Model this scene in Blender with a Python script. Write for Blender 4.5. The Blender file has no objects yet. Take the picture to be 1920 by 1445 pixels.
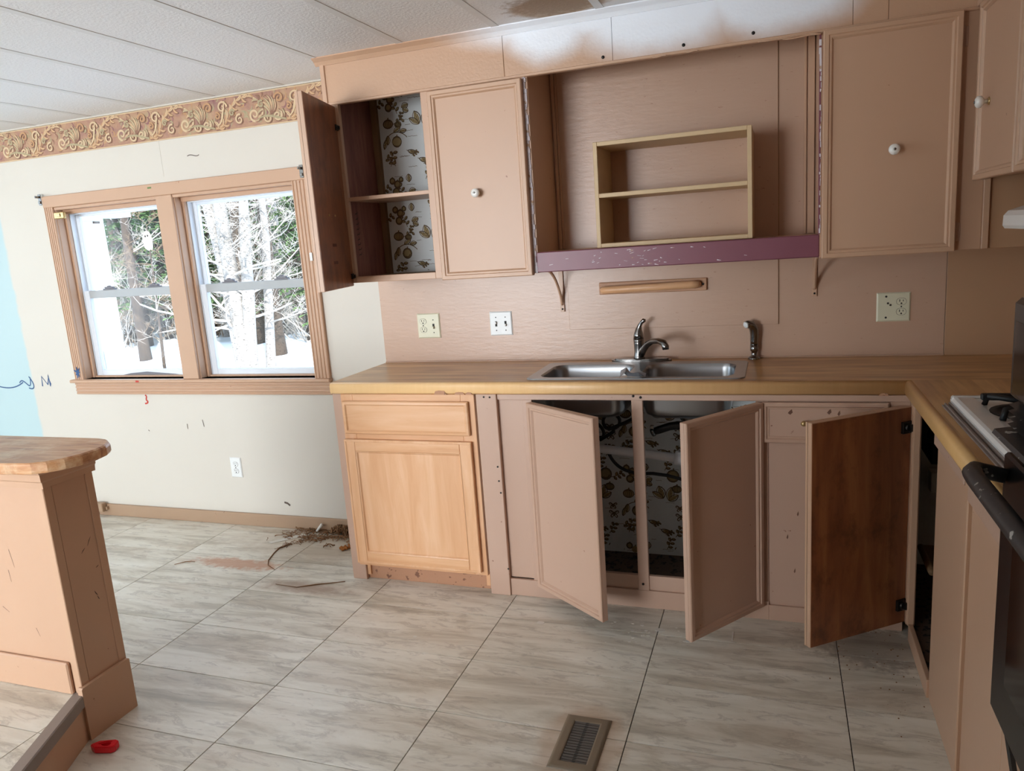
import bpy, bmesh, math, random
from mathutils import Vector, Matrix, Euler
R = math.radians
S = bpy.context.scene
COL = S.collection

# ------------------------------------------------------------------ camera, sky, sun, light, exposure
cam = bpy.data.cameras.new('camera'); co = bpy.data.objects.new('camera', cam); COL.objects.link(co)
cam.sensor_fit = 'HORIZONTAL'; cam.sensor_width = 36.0
cam.lens = 1400.2053 / 1920 * 36.0
cam.clip_start = 0.05; cam.clip_end = 400
_y, _p, _r = -0.347757, 0.191632, 0.0708036
_f = Vector((math.sin(_y)*math.cos(_p), math.cos(_y)*math.cos(_p), -math.sin(_p)))
_rt = Vector((math.cos(_y), -math.sin(_y), 0)); _d = _f.cross(_rt)
_rt2 = math.cos(_r)*_rt + math.sin(_r)*_d; _d2 = -math.sin(_r)*_rt + math.cos(_r)*_d
co.matrix_world = Matrix(((_rt2.x, -_d2.x, -_f.x, 0), (_rt2.y, -_d2.y, -_f.y, -3.20755),
                          (_rt2.z, -_d2.z, -_f.z, 1.45103), (0, 0, 0, 1)))
S.camera = co

W = bpy.data.worlds.new('sky'); S.world = W; W.use_nodes = True
wb = W.node_tree.nodes['Background']
wb.inputs[0].default_value = (0.66, 0.82, 1.0, 1); wb.inputs[1].default_value = 3.2
sun = bpy.data.lights.new('sun', 'SUN'); sun.energy = 7.0; sun.angle = R(0.6); sun.color = (1.0, .95, .86)
so = bpy.data.objects.new('sun', sun); COL.objects.link(so)
so.rotation_euler = Vector((-.55, .62, -.50)).to_track_quat('-Z', 'Y').to_euler()

def area(name, loc, direc, sx, sy, power, color):
    l = bpy.data.lights.new(name, 'AREA'); l.shape = 'RECTANGLE'; l.size = sx; l.size_y = sy
    l.energy = power; l.color = color
    o = bpy.data.objects.new(name, l); COL.objects.link(o); o.location = loc
    o.rotation_euler = Vector(direc).to_track_quat('-Z', 'Z').to_euler()
    return l
# daylight through the patio door in the wall behind the camera; snow outside throws it slightly upwards. Side lamp: added fill, tilted up to brighten the ceiling
area('patio_door_daylight', (-3.75, -8.92, 1.15), (0, 1, .12), 3.5, 1.8, 430, (.915, .96, 1.0))
area('side_fill_light', (-7.42, -3.3, 1.35), (1, -.05, .45), 2.2, 1.3, 46, (.78, .88, 1.0))

S.view_settings.view_transform = 'Standard'; S.view_settings.look = 'None'
S.view_settings.gamma = 1.0; S.view_settings.use_curve_mapping = False
S.view_settings.exposure = 0.17
S.cycles.use_denoising = True
S.cycles.max_bounces = 10; S.cycles.diffuse_bounces = 6; S.cycles.transparent_max_bounces = 16
S.cycles.sample_clamp_indirect = 6.0

# ------------------------------------------------------------------ materials
def lin(h):
    h = h.lstrip('#'); o = []
    for i in (0, 2, 4):
        c = int(h[i:i+2], 16)/255
        o.append(c/12.92 if c <= .04045 else ((c+.055)/1.055)**2.4)
    return (*o, 1)
class NT:
    def __init__(s, name):
        s.m = bpy.data.materials.new(name); s.m.use_nodes = True
        s.t = s.m.node_tree; s.b = s.t.nodes['Principled BSDF']; s.col = None
    def n(s, typ, **k):
        q = s.t.nodes.new(typ)
        for a, v in k.items():
            if a.startswith('i_'): q.inputs[int(a[2:]) if a[2:].isdigit() else a[2:].replace('_', ' ')].default_value = v
            else: setattr(q, a, v)
        return q
    def l(s, a, b): s.t.links.new(a, b)
    def coord(s, scale=(1, 1, 1), world=False, rand=False):
        if world: o = s.n('ShaderNodeNewGeometry').outputs['Position']
        else: o = s.n('ShaderNodeTexCoord').outputs['Object']
        if rand:
            oi = s.n('ShaderNodeObjectInfo'); mu = s.n('ShaderNodeVectorMath', operation='MULTIPLY'); mu.inputs[1].default_value = (37, 53, 29)
            cb = s.n('ShaderNodeCombineXYZ')
            for k in range(3): s.l(oi.outputs['Random'], cb.inputs[k])
            s.l(cb.outputs[0], mu.inputs[0]); ad = s.n('ShaderNodeVectorMath', operation='ADD'); s.l(o, ad.inputs[0]); s.l(mu.outputs[0], ad.inputs[1]); o = ad.outputs[0]
        mp = s.n('ShaderNodeMapping'); mp.inputs['Scale'].default_value = scale; s.l(o, mp.inputs[0])
        return mp.outputs[0]
    def noise(s, vec, scale, detail=5, rough=.55, dist=0):
        q = s.n('ShaderNodeTexNoise'); q.inputs['Scale'].default_value = scale; q.inputs['Detail'].default_value = detail
        q.inputs['Roughness'].default_value = rough; q.inputs['Distortion'].default_value = dist; s.l(vec, q.inputs['Vector'])
        return q.outputs['Fac']
    def ramp(s, fac, stops):
        q = s.n('ShaderNodeValToRGB'); e = q.color_ramp.elements
        while len(e) < len(stops): e.new(.5)
        for k, (p, c) in enumerate(stops): e[k].position = p; e[k].color = c if len(c) == 4 else (*c, 1)
        s.l(fac, q.inputs[0]); return q.outputs[0]
    def mix(s, fac, a, b):
        q = s.n('ShaderNodeMix', data_type='RGBA')
        for i, v in ((0, fac), (6, a), (7, b)):
            if hasattr(v, 'links') or hasattr(v, 'node'): s.l(v, q.inputs[i])
            else: q.inputs[i].default_value = v
        return q.outputs[2]
    def math(s, op, a, b=None):
        q = s.n('ShaderNodeMath', operation=op)
        for i, v in ((0, a), (1, b)):
            if v is None: continue
            if hasattr(v, 'node'): s.l(v, q.inputs[i])
            else: q.inputs[i].default_value = v
        return q.outputs[0]
    def bump(s, h, strength, dist=.002):
        q = s.n('ShaderNodeBump'); q.inputs['Strength'].default_value = strength; q.inputs['Distance'].default_value = dist
        s.l(h, q.inputs['Height']); s.l(q.outputs[0], s.b.inputs['Normal'])
    def blob(s, c, rad, nscale=18, namp=.6, soft=.25):
        """mask of a stain or patch of its own shape about world point c with radii rad"""
        g = s.n('ShaderNodeNewGeometry').outputs['Position']
        v = s.n('ShaderNodeVectorMath', operation='SUBTRACT'); s.l(g, v.inputs[0]); v.inputs[1].default_value = c
        d = s.n('ShaderNodeVectorMath', operation='DIVIDE'); s.l(v.outputs[0], d.inputs[0]); d.inputs[1].default_value = rad
        ln = s.n('ShaderNodeVectorMath', operation='LENGTH'); s.l(d.outputs[0], ln.inputs[0])
        nz = s.noise(g, nscale, 5, .6)
        t = s.math('ADD', ln.outputs['Value'], s.math('MULTIPLY', s.math('SUBTRACT', nz, .5), namp*2))
        mr = s.n('ShaderNodeMapRange', interpolation_type='SMOOTHSTEP'); s.l(t, mr.inputs[0])
        mr.inputs[1].default_value = 1+soft; mr.inputs[2].default_value = 1-soft
        return mr.outputs[0]
    def base(s, c):
        s.col = c
        if hasattr(c, 'node'): s.l(c, s.b.inputs['Base Color'])
        else: s.b.inputs['Base Color'].default_value = c
    def set(s, rough=.5, metal=0, spec=.5):
        s.b.inputs['Roughness'].default_value = rough; s.b.inputs['Metallic'].default_value = metal
        s.b.inputs['Specular IOR Level'].default_value = spec
        return s
def paint(name, h, h2=None, rough=.42, speck=None, thr=.70, var=.5, bump=.12, bs=60, streak=(1, 1, 1), spec=.5, world=False, rand=False):
    t = NT(name); v = t.coord(streak, world, rand)
    c = t.mix(t.math('MULTIPLY', t.noise(v, 3.5, 6), var), lin(h), lin(h2 or h))
    if speck:
        c = t.mix(t.ramp(t.noise(v, 38, 3, .6), [(thr, (0, 0, 0)), (thr+.035, (1, 1, 1))]), c, lin(speck))
    t.base(c); t.set(rough, 0, spec)
    if bump: t.bump(t.noise(v, bs, 4), bump)
    return t
def wood(name, a, b, c, scale=(1, 1, 14), rough=.45, freq=5, spec=.4, bump=.08, rand=False, blotch=None):
    t = NT(name); v = t.coord(scale, False, rand)
    g = t.noise(v, freq, 8, .6, .6)
    col = t.ramp(g, [(.30, lin(a)), (.5, lin(b)), (.68, lin(c))])
    if blotch: col = t.mix(t.ramp(t.noise(t.coord((1, 1, .7)), 9, 7, .7), [(.5, (0, 0, 0)), (.72, (.85, .85, .85))]), col, lin(blotch))
    t.base(col); t.set(rough, 0, spec); t.bump(g, bump); return t
def plain(name, h, rough=.5, metal=0, spec=.5):
    t = NT(name); v = t.coord()
    t.base(t.mix(t.math('MULTIPLY', t.noise(v, 25, 4), .35), lin(h), tuple(x*.8 for x in lin(h)[:3])+(1,)))
    t.set(rough, metal, spec); return t

M = {}
def reg(k, t): M[k] = t.m; return t
TAN, TAN2 = 'C39E83', 'BB957A'
reg('tan', paint('tan_paint', TAN, TAN2, .40, '8A5D45', .735))
reg('chip', plain('bare_chip', '6E4E3E', .8))
reg('tan_base', paint('base_cabinet_paint', 'BE9E8A', 'B69480', .42, '8A5D45', .735))
reg('base_mould', paint('base_moulding_paint', 'BE9D88', 'B5937E', .42))
reg('tan_worn', paint('tan_paint_worn', 'BE9E8A', 'B59380', .5, '7A4B38', .70, bump=.35, bs=30))
reg('tan_mould', paint('tan_paint_moulding', 'C49F83', 'BC967A', .42))
reg('trim', paint('window_trim_paint', 'BE9A7E', 'B48D71', .45, '9A6A50', .735))
reg('baseboard', paint('baseboard_paint', 'A78A70', '9E8066', .5, '6C4A38', .72))
reg('wallpink', paint('backsplash_paint', 'C1A08A', 'B7947D', .34, '9F7763', .70, bump=.4, bs=16, streak=(1, 1, 4)))
reg('wallbrown', paint('corner_panel_paint', 'B99373', 'AF8868', .40, bump=.1))
reg('purple', paint('purple_paint', '7E4855', '73414E', .40, 'C9B6BC', .78))
reg('rawedge', paint('torn_white_edge', 'DDD6DA', 'C9BEC6', .8, 'B9987F', .6, bump=.9, bs=70))
reg('white_plastic', plain('white_plastic', 'E3E4E2', .35))
reg('almond', plain('almond_plastic', 'D8D3B8', .35))
reg('slot', plain('dark_slot', '2A2622', .7))
reg('vinyl', plain('white_vinyl_sash', 'DDE3EA', .35))
reg('greyrail', plain('dusty_grey_vinyl', 'A9ACAE', .45))
reg('latch', plain('grey_latch_metal', '77757A', .5, .3))
reg('porcelain', plain('porcelain_knob', 'EDEBE6', .12, 0, .8))
reg('brass', plain('tarnished_brass', 'C7AE7C', .3, .8))
reg('steel', plain('brushed_steel', 'A3A5A8', .28, 1.0))
reg('chrome', plain('dull_chrome', '8C8A88', .22, 1.0))
reg('hingemetal', plain('dark_hinge_metal', '33302E', .35, .8))
reg('black', plain('black_enamel', '101114', .3, 0, .4))
reg('blackglass', plain('black_glass', '0A0B0E', .10, 0, .35))
reg('blackdusty', paint('dusty_black_plastic', '1E1E20', '2E2E2F', .45, 'A09D97', .64, var=.8, bump=.2))
reg('enamel', plain('white_enamel', 'E4E4E2', .18, 0, .6))
reg('castiron', plain('cast_iron', '1B1B1D', .55))
reg('regframe', plain('brown_register_enamel', '7A6C59', .45))
reg('dustslat', paint('dusty_slat', '4E4640', '6E655E', .7, '2A2521', .6))
reg('rubber', plain('black_hose', '202226', .3))
reg('pvc', plain('white_pvc', 'F0F3F8', .4))
reg('red', plain('red_plastic', 'E0202E', .3))
reg('dark', plain('cabinet_dark', '2B211B', .8))
reg('dirtfloor', paint('dirty_cabinet_floor', '5A4638', '3A2C24', .8, '1B1411', .55, bump=.4))
reg('particle', paint('particle_board', 'B98A6B', 'A5785A', .75, '7E5742', .62, bump=.5, bs=120))
reg('mahog', wood('red_brown_plywood', '6E3F34', '865245', '9A6454', (5, 5, .8), .5, 5))
reg('cleat', wood('brown_cleat_wood', '7C6145', '886B4C', '93764F', (4, 4, .6), .6))
reg('ply', wood('brown_door_back', '74442B', '8C5534', '9E643D', (6, 6, .7), .32, 3.2, .5, blotch='4A2A19'))
reg('maple', wood('maple_upright_grain', 'D19D72', 'D9A87F', 'E0B48E', (7, 7, .8), .38, 3))
reg('maple_h', wood('maple_level_grain', 'CF9A6E', 'D7A67C', 'DEB18A', (.8, 7, 7), .38, 3))
reg('rackwood', plain('pale_rack_laminate', 'CDB189', .5))
reg('railback', wood('worn_rail_back', 'A97C5C', 'B98C6B', 'C39A7A', (.8, 7, 7), .5, 4))
reg('rackin', plain('rack_inside', 'B99B74', .55))
reg('pinetop', wood('worn_pine_top', '9A5F3D', 'C08C60', 'D2AA84', (1.0, 9, 9), .35, 4.5, .5, .2, blotch='D9C2A2'))
reg('nosing', paint('counter_nosing', 'E6BD87', 'CC9C64', .38, None, bump=.05, streak=(14, .6, .6)))
reg('nosing_y', paint('counter_nosing_side', 'E4B87C', 'CA9A5C', .38, None, bump=.05, streak=(1, 9, 1)))
reg('greystrip', paint('grey_metal_nosing', '8B7F78', '786C66', .42, None, bump=.15, streak=(12, 1, 1)))
reg('ceilbatten', plain('ceiling_batten', 'E6E7E8', .6))
reg('snow', paint('snow', 'F4F6FA', 'E3E9F2', .8, None, bump=.5, bs=3))
reg('siding', plain('white_siding', 'DADAD8', .6))
reg('fascia', plain('white_fascia', 'EDE6DE', .6))
reg('hardboard', plain('ghost_white', 'F5F5F2', .6))
reg('paper', plain('white_paper_scrap', 'DAD6CE', .8))
reg('foil', plain('crumpled_foil', 'A5A7AC', .4, .6))
reg('dirt', paint('dried_roots', '8C6644', '644530', .9, None))
reg('rust', plain('rusty_crumb', 'A0632C', .9))
reg('bluemark', plain('blue_marker', '2E4F7C', .6))
reg('redmark', plain('red_marker', 'B8301F', .6))
reg('pencil', plain('dark_scuff', '5A4C42', .8))
reg('inkbrown', plain('brown_print_ink', '6E5636', .8))
reg('inktan', plain('tan_print_ink', 'A39068', .8))
reg('inkdark', plain('dark_print_ink', '57462E', .8))
reg('stamp', plain('stamp_ink', '5E2E18', .6))
reg('scroll', plain('scroll_print_cream', 'CDB38F', .7))
reg('scroll2', plain('scroll_print_gold', 'B98E66', .7))
reg('scroll3', plain('scroll_print_shade', '8A6450', .7))
reg('scroll5', plain('scroll_print_mauve', '8F6360', .7))
reg('scroll4', plain('scroll_print_sage', 'A89A78', .7))
reg('bark_white', paint('pale_birch_bark', 'A39C95', '6F6862', .8, '544C46', .60, bump=.4, bs=20, streak=(.5, .5, 1.6)))
reg('bark_brown', paint('rough_brown_bark', '57493D', '3B3029', .9, '2A211B', .58, bump=.8, bs=18))
reg('twig', plain('pale_twigs', 'B3AAA0', .8))
reg('twig_brown', plain('brown_twigs', '8A745D', .85))
reg('needles', paint('evergreen_needles', '55703F', '73894E', .7, '38492C', .57, rand=True))
reg('logm', plain('fallen_log', '6A5D52', .9))

t = NT('cream_and_blue_wall')          # cream wall paint, an older pale blue to the left of x = -4.22
g = t.n('ShaderNodeNewGeometry').outputs['Position']; sx = t.n('ShaderNodeSeparateXYZ'); t.l(g, sx.inputs[0])
edge = t.math('ADD', sx.outputs[0], t.math('MULTIPLY', t.noise(g, 7, 5), .06))
mk = t.n('ShaderNodeMapRange'); t.l(edge, mk.inputs[0]); mk.inputs[1].default_value = -4.185; mk.inputs[2].default_value = -4.205
cr = t.mix(t.math('MULTIPLY', t.noise(g, 2.5, 5), .5), lin('CCC5BA'), lin('C4BCB0'))
cr = t.mix(t.ramp(t.noise(g, 30, 3, .6), [(.76, (0, 0, 0)), (.79, (1, 1, 1))]), cr, lin('8E7C6B'))
t.base(t.mix(mk.outputs[0], cr, lin('AEC3C5'))); t.set(.5); t.bump(t.noise(g, 40, 3), .05); M['cream'] = t.m

t = NT('textured_ceiling_panel'); g = t.n('ShaderNodeNewGeometry').outputs['Position']
c = t.mix(t.blob((-.72, -.47, 2.246), (.17, .13, .3), 9, .35, .12), lin('EBECEE'), lin('BBA48C'))
c = t.mix(t.math('MULTIPLY', t.blob((-.72, -.5, 2.246), (.16, .14, .3), 40, .9, .3), .6), c, lin('8E7152'))
t.base(c); t.set(.65); t.bump(t.noise(g, 85, 3, .6), .55, .004); M['ceiling'] = t.m

t = NT('travertine_tile'); v = t.coord((.75, 4.6, 1), False, True); v2 = t.coord((2.2, 9, 1), False, True); v3 = t.coord((1, 3.2, 1), False, True)
c = t.ramp(t.noise(v, 2.3, 10, .66, .7), [(.30, lin('AAA497')), (.42, lin('C7C1B3')), (.52, lin('DCD8CC')), (.66, lin('E7E4DA'))])
c = t.mix(t.ramp(t.noise(v2, 3.2, 10, .7, .9), [(.52, (0, 0, 0)), (.60, (.42, .42, .42)), (.66, (0, 0, 0))]), c, lin('8F857C'))
c = t.mix(t.math('MULTIPLY', t.ramp(t.noise(v3, 2.0, 6, .6), [(.5, (0, 0, 0)), (.75, (1, 1, 1))]), .35), c, lin('BCA793'))
c = t.mix(t.math('MULTIPLY', t.blob((-2.48, -.46, 0), (.24, .05, .2), 26, .95, .4), .75), c, lin('B97C57'))     # rust stain
c = t.mix(t.math('MULTIPLY', t.blob((-2.15, -.16, 0), (.42, .22, .2), 9, .6, .5), .5), c, lin('9A7F62'))        # water stain by the wall
c = t.mix(t.math('MULTIPLY', t.blob((-1.99, -.62, 0), (.22, .05, .2), 20, .8, .5), .6), c, lin('8F6B52'))
c = t.mix(t.math('MULTIPLY', t.blob((-.54, -1.34, 0), (.125, .17, .2), 18, .3, .25), .45), c, lin('A98562'))     # grime round the register
c = t.mix(t.math('MULTIPLY', t.blob((.33, -.62, 0), (.2, .13, .2), 30, 1.1, .3), .5), c, lin('6B5F55'))
t.base(c); t.set(.36, 0, .45); t.bump(t.noise(v2, 5, 6), .06); M['tile'] = t.m

t = NT('tan_and_white_soffit'); g = t.n('ShaderNodeNewGeometry').outputs['Position']     # tan board with soft-edged bluish white patches towards the top
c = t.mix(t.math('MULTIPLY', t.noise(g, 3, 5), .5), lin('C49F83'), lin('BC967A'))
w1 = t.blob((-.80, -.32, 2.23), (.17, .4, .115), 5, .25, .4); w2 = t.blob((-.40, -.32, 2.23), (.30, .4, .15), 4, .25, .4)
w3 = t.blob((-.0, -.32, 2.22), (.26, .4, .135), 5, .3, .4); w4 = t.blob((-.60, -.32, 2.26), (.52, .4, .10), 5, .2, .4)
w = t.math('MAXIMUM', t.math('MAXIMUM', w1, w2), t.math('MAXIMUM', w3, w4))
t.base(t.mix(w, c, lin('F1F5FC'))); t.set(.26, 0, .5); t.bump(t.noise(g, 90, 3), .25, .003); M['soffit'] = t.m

t = NT('butcher_block_laminate')
def strips(t, ax):
    v = t.coord((1, 1, 1)); s3 = t.n('ShaderNodeSeparateXYZ'); t.l(v, s3.inputs[0])
    u = t.math('FLOOR', t.math('MULTIPLY', s3.outputs[1 - ax], 24.0))
    cb = t.n('ShaderNodeCombineXYZ'); t.l(t.math('MULTIPLY', s3.outputs[ax], 1.6), cb.inputs[0]); t.l(t.math('MULTIPLY', u, 3.7), cb.inputs[1])
    n1 = t.noise(cb.outputs[0], 1.4, 2)
    vv = t.coord((1.2, 16, 16) if ax == 0 else (16, 1.2, 16)); n2 = t.noise(vv, 3, 6, .6)
    a = t.ramp(n1, [(.40, lin('A97A4B')), (.5, lin('C4975F')), (.60, lin('D8B07A'))])
    b = t.ramp(n2, [(.35, lin('9E7042')), (.6, lin('DBB480'))])
    t.base(t.mix(.38, a, b)); t.set(.28, 0, .5)
strips(t, 0); M['block_x'] = t.m
t = NT('butcher_block_laminate_side'); strips(t, 1); M['block_y'] = t.m

t = NT('shelf_paper'); v = t.coord((1, 1, 1)); c = t.mix(t.noise(v, 9, 6), lin('E6E9E8'), lin('D3D8D8'))
t.base(c); t.set(.6); M['toile'] = t.m
t = NT('border_paper'); v = t.coord((1, 1, 1))
t.base(t.ramp(t.noise(v, 11, 6, .6), [(.3, lin('8E6A63')), (.45, lin('A57C66')), (.6, lin('B08E6E')), (.75, lin('9B8C70'))])); t.set(.65); M['border'] = t.m

m = bpy.data.materials.new('window_glass'); m.use_nodes = True; nt = m.node_tree; nt.nodes.clear()
o_ = nt.nodes.new('ShaderNodeOutputMaterial'); mx = nt.nodes.new('ShaderNodeMixShader'); tr = nt.nodes.new('ShaderNodeBsdfTransparent'); gl = nt.nodes.new('ShaderNodeBsdfGlossy')
lw = nt.nodes.new('ShaderNodeLayerWeight'); lw.inputs[0].default_value = .5; pw = nt.nodes.new('ShaderNodeMath'); pw.operation = 'POWER'; pw.inputs[1].default_value = 4; fr = nt.nodes.new('ShaderNodeMath'); fr.operation = 'MULTIPLY_ADD'; fr.inputs[1].default_value = .3; fr.inputs[2].default_value = .012; nt.links.new(lw.outputs['Facing'], pw.inputs[0]); nt.links.new(pw.outputs[0], fr.inputs[0]); gl.inputs['Roughness'].default_value = .02
tr.inputs[0].default_value = (.96, .98, 1, 1)
nt.links.new(fr.outputs[0], mx.inputs[0]); nt.links.new(tr.outputs[0], mx.inputs[1]); nt.links.new(gl.outputs[0], mx.inputs[2]); nt.links.new(mx.outputs[0], o_.inputs[0])
M['glass'] = m

# ------------------------------------------------------------------ mesh builder
class MB:
    def __init__(s): s.v = []; s.f = []; s.sm = []; s.mi = []; s.cur = 0
    def add(s, vs, fs, smooth=False):
        o = len(s.v); s.v.extend([tuple(q) for q in vs])
        for f in fs: s.f.append(tuple(i+o for i in f)); s.sm.append(smooth); s.mi.append(s.cur)
        return s
    def box(s, x0, x1, y0, y1, z0, z1, b=.0015):
        x0, x1 = sorted((x0, x1)); y0, y1 = sorted((y0, y1)); z0, z1 = sorted((z0, z1))
        b = min(b, (x1-x0)*.3, (y1-y0)*.3, (z1-z0)*.3)
        if b <= 1e-5:
            vs = [(x, y, z) for x in (x0, x1) for y in (y0, y1) for z in (z0, z1)]
            return s.add(vs, [(0, 1, 3, 2), (4, 6, 7, 5), (0, 4, 5, 1), (2, 3, 7, 6), (0, 2, 6, 4), (1, 5, 7, 3)])
        c = ((x0+x1)/2, (y0+y1)/2, (z0+z1)/2); h = ((x1-x0)/2, (y1-y0)/2, (z1-z0)/2)
        vs = []; idx = {}
        for sx in (-1, 1):
            for sy in (-1, 1):
                for sz in (-1, 1):
                    sg = (sx, sy, sz)
                    for a in range(3):
                        idx[sg, a] = len(vs)
                        vs.append(tuple(c[k]+sg[k]*(h[k] if k == a else h[k]-b) for k in range(3)))
        fs = []
        def q(*ids):
            p = [Vector(vs[i]) for i in ids]; n = (p[1]-p[0]).cross(p[2]-p[0]); m_ = sum(p, Vector())/len(p)-Vector(c)
            fs.append(tuple(ids) if n.dot(m_) > 0 else tuple(reversed(ids)))
        for a in range(3):
            o1, o2 = [k for k in range(3) if k != a]
            for sa in (-1, 1):
                r = []
                for (p, w) in ((-1, -1), (1, -1), (1, 1), (-1, 1)):
                    sg = [0]*3; sg[a] = sa; sg[o1] = p; sg[o2] = w; r.append(idx[tuple(sg), a])
                q(*r)
            for s1 in (-1, 1):
                for s2 in (-1, 1):
                    r = []
                    for sa, o in ((-1, o1), (-1, o2), (1, o2), (1, o1)):
                        sg = [0]*3; sg[a] = sa; sg[o1] = s1; sg[o2] = s2; r.append(idx[tuple(sg), o])
                    q(*r)
        for sx in (-1, 1):
            for sy in (-1, 1):
                for sz in (-1, 1): q(*[idx[(sx, sy, sz), a] for a in range(3)])
        return s.add(vs, fs)
    def tube(s, pts, rad, n=8, caps=True):
        pts = [Vector(p) for p in pts]; rs = rad if isinstance(rad, (list, tuple)) else [rad]*len(pts)
        vs = []; fs = []; up = None
        for i, p in enumerate(pts):
            d = (pts[min(i+1, len(pts)-1)]-pts[max(i-1, 0)])
            if d.length < 1e-9: d = Vector((0, 0, 1))
            d.normalize()
            if up is None: up = Vector((0, 0, 1)) if abs(d.z) < .9 else Vector((1, 0, 0))
            u = (up-d*up.dot(d))
            if u.length < 1e-6: u = d.orthogonal()
            u.normalize(); w = d.cross(u); up = u
            for k in range(n):
                a = 2*math.pi*k/n; vs.append(p+u*(math.cos(a)*rs[i])+w*(math.sin(a)*rs[i]))
        for i in range(len(pts)-1):
            for k in range(n):
                a, b = i*n+k, i*n+(k+1) % n; fs.append((a, b, b+n, a+n))
        if caps: fs.append(tuple(reversed(range(n)))); fs.append(tuple(range((len(pts)-1)*n, len(pts)*n)))
        return s.add(vs, fs, True)
    def lathe(s, prof, c, axis='z', n=20):
        """prof: (radius, height) pairs about c along axis"""
        vs = []; fs = []
        for r, h in prof:
            for k in range(n):
                a = 2*math.pi*k/n; p, q = r*math.cos(a), r*math.sin(a)
                vs.append({'z': (c[0]+p, c[1]+q, c[2]+h), 'y': (c[0]+p, c[1]-h, c[2]+q), 'x': (c[0]-h, c[1]+p, c[2]+q)}[axis])
        for i in range(len(prof)-1):
            for k in range(n):
                a, b = i*n+k, i*n+(k+1) % n; fs.append((a, b, b+n, a+n))
        fs.append(tuple(reversed(range(n)))); fs.append(tuple(range((len(prof)-1)*n, len(prof)*n)))
        return s.add(vs, fs, True)
    def prism(s, poly, a0, a1, axis='x', smooth=False):
        """extrude a 2-D polygon along axis: x -> (y,z), y -> (x,z), z -> (x,y)"""
        n = len(poly)
        def P(p, a): return {'x': (a, p[0], p[1]), 'y': (p[0], a, p[1]), 'z': (p[0], p[1], a)}[axis]
        vs = [P(p, a0) for p in poly]+[P(p, a1) for p in poly]
        fs = [(i, (i+1) % n, (i+1) % n+n, i+n) for i in range(n)]
        s.add(vs, fs, smooth); o = len(s.v)-2*n
        s.f += [tuple(o+i for i in reversed(range(n))), tuple(o+n+i for i in range(n))]; s.sm += [False, False]; s.mi += [s.cur]*2
        return s
    def frame(s, x0, x1, z0, z1, y, prof):
        """sweep a moulding profile [(inset, proud)] round a rectangle facing -y at y"""
        vs = []
        for t_, h in prof:
            vs += [(x0+t_, y-h, z0+t_), (x1-t_, y-h, z0+t_), (x1-t_, y-h, z1-t_), (x0+t_, y-h, z1-t_)]
        fs = []
        for i in range(len(prof)-1):
            for k in range(4):
                a, b = i*4+k, i*4+(k+1) % 4; fs.append((a, b, b+4, a+4))
        return s.add(vs, fs)
    def ribbon(s, pts, w, place):
        """flat printed stroke through 2-D pts, w = width or list"""
        n = len(pts); ws = w if isinstance(w, (list, tuple)) else [w]*n; vs = []
        for i in range(n):
            a = pts[max(i-1, 0)]; b = pts[min(i+1, n-1)]; dx, dy = b[0]-a[0], b[1]-a[1]; L = math.hypot(dx, dy) or 1
            nx, ny = -dy/L*ws[i]/2, dx/L*ws[i]/2
            vs += [place(pts[i][0]+nx, pts[i][1]+ny), place(pts[i][0]-nx, pts[i][1]-ny)]
        return s.add(vs, [(2*i, 2*i+1, 2*i+3, 2*i+2) for i in range(n-1)])
    def xf(s, f): s.v = [tuple(f(*q)) for q in s.v]; return s

ORG = {}
def tag(o, label=None, cat=None, group=None, kind=None):
    for k, v_ in (('label', label), ('category', cat), ('group', group), ('kind', kind)):
        if v_: o[k] = v_
    return o
def build(mb, name, mat, parent=None, loc=None, rot=0, smooth_all=False, kind=None, local=False):
    """link the builder as ONE mesh object; coordinates are world unless local, when they are the part's own"""
    org = Vector((0, 0, 0))
    if parent is not None and not local: org = ORG.get(parent.name, Vector((0, 0, 0)))
    me = bpy.data.meshes.new(name)
    me.from_pydata([tuple(Vector(q)-org) for q in mb.v], [], mb.f)
    me.polygons.foreach_set('use_smooth', [bool(x or smooth_all) for x in mb.sm])
    mats = mat if isinstance(mat, (list, tuple)) else [mat]
    for m_ in mats: me.materials.append(M[m_])
    if len(mats) > 1: me.polygons.foreach_set('material_index', mb.mi)
    bm = bmesh.new(); bm.from_mesh(me); bmesh.ops.recalc_face_normals(bm, faces=bm.faces[:]) if not kind == 'flat' else None
    bm.to_mesh(me); bm.free(); me.update()
    o = bpy.data.objects.new(name, me); COL.objects.link(o)
    if parent is not None: o.parent = parent
    if loc is not None: o.location = loc
    o.rotation_euler.z = rot
    if kind == 'stuff': o['kind'] = 'stuff'
    ORG[o.name] = org if parent is not None else Vector((0, 0, 0))
    return o
def thing(name, loc, label, cat, group=None):
    o = bpy.data.objects.new(name, None); COL.objects.link(o); o.location = loc; o.empty_display_size = .1
    ORG[o.name] = Vector(loc); return tag(o, label, cat, group)
def struct(name, loc=(0, 0, 0)):
    o = bpy.data.objects.new(name, None); COL.objects.link(o); o.location = loc; ORG[o.name] = Vector(loc); o['kind'] = 'structure'; return o
def B(*a, **k): return MB().box(*a, **k)
def share(src, parent, loc):
    o = src.copy(); COL.objects.link(o); o.parent = parent; o.location = loc; return o
DOORPROF = [(0, 0), (0, .009), (.003, .012), (.016, .012), (.019, .0075), (.025, .0075), (.029, .003), (.031, 0)]
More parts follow.
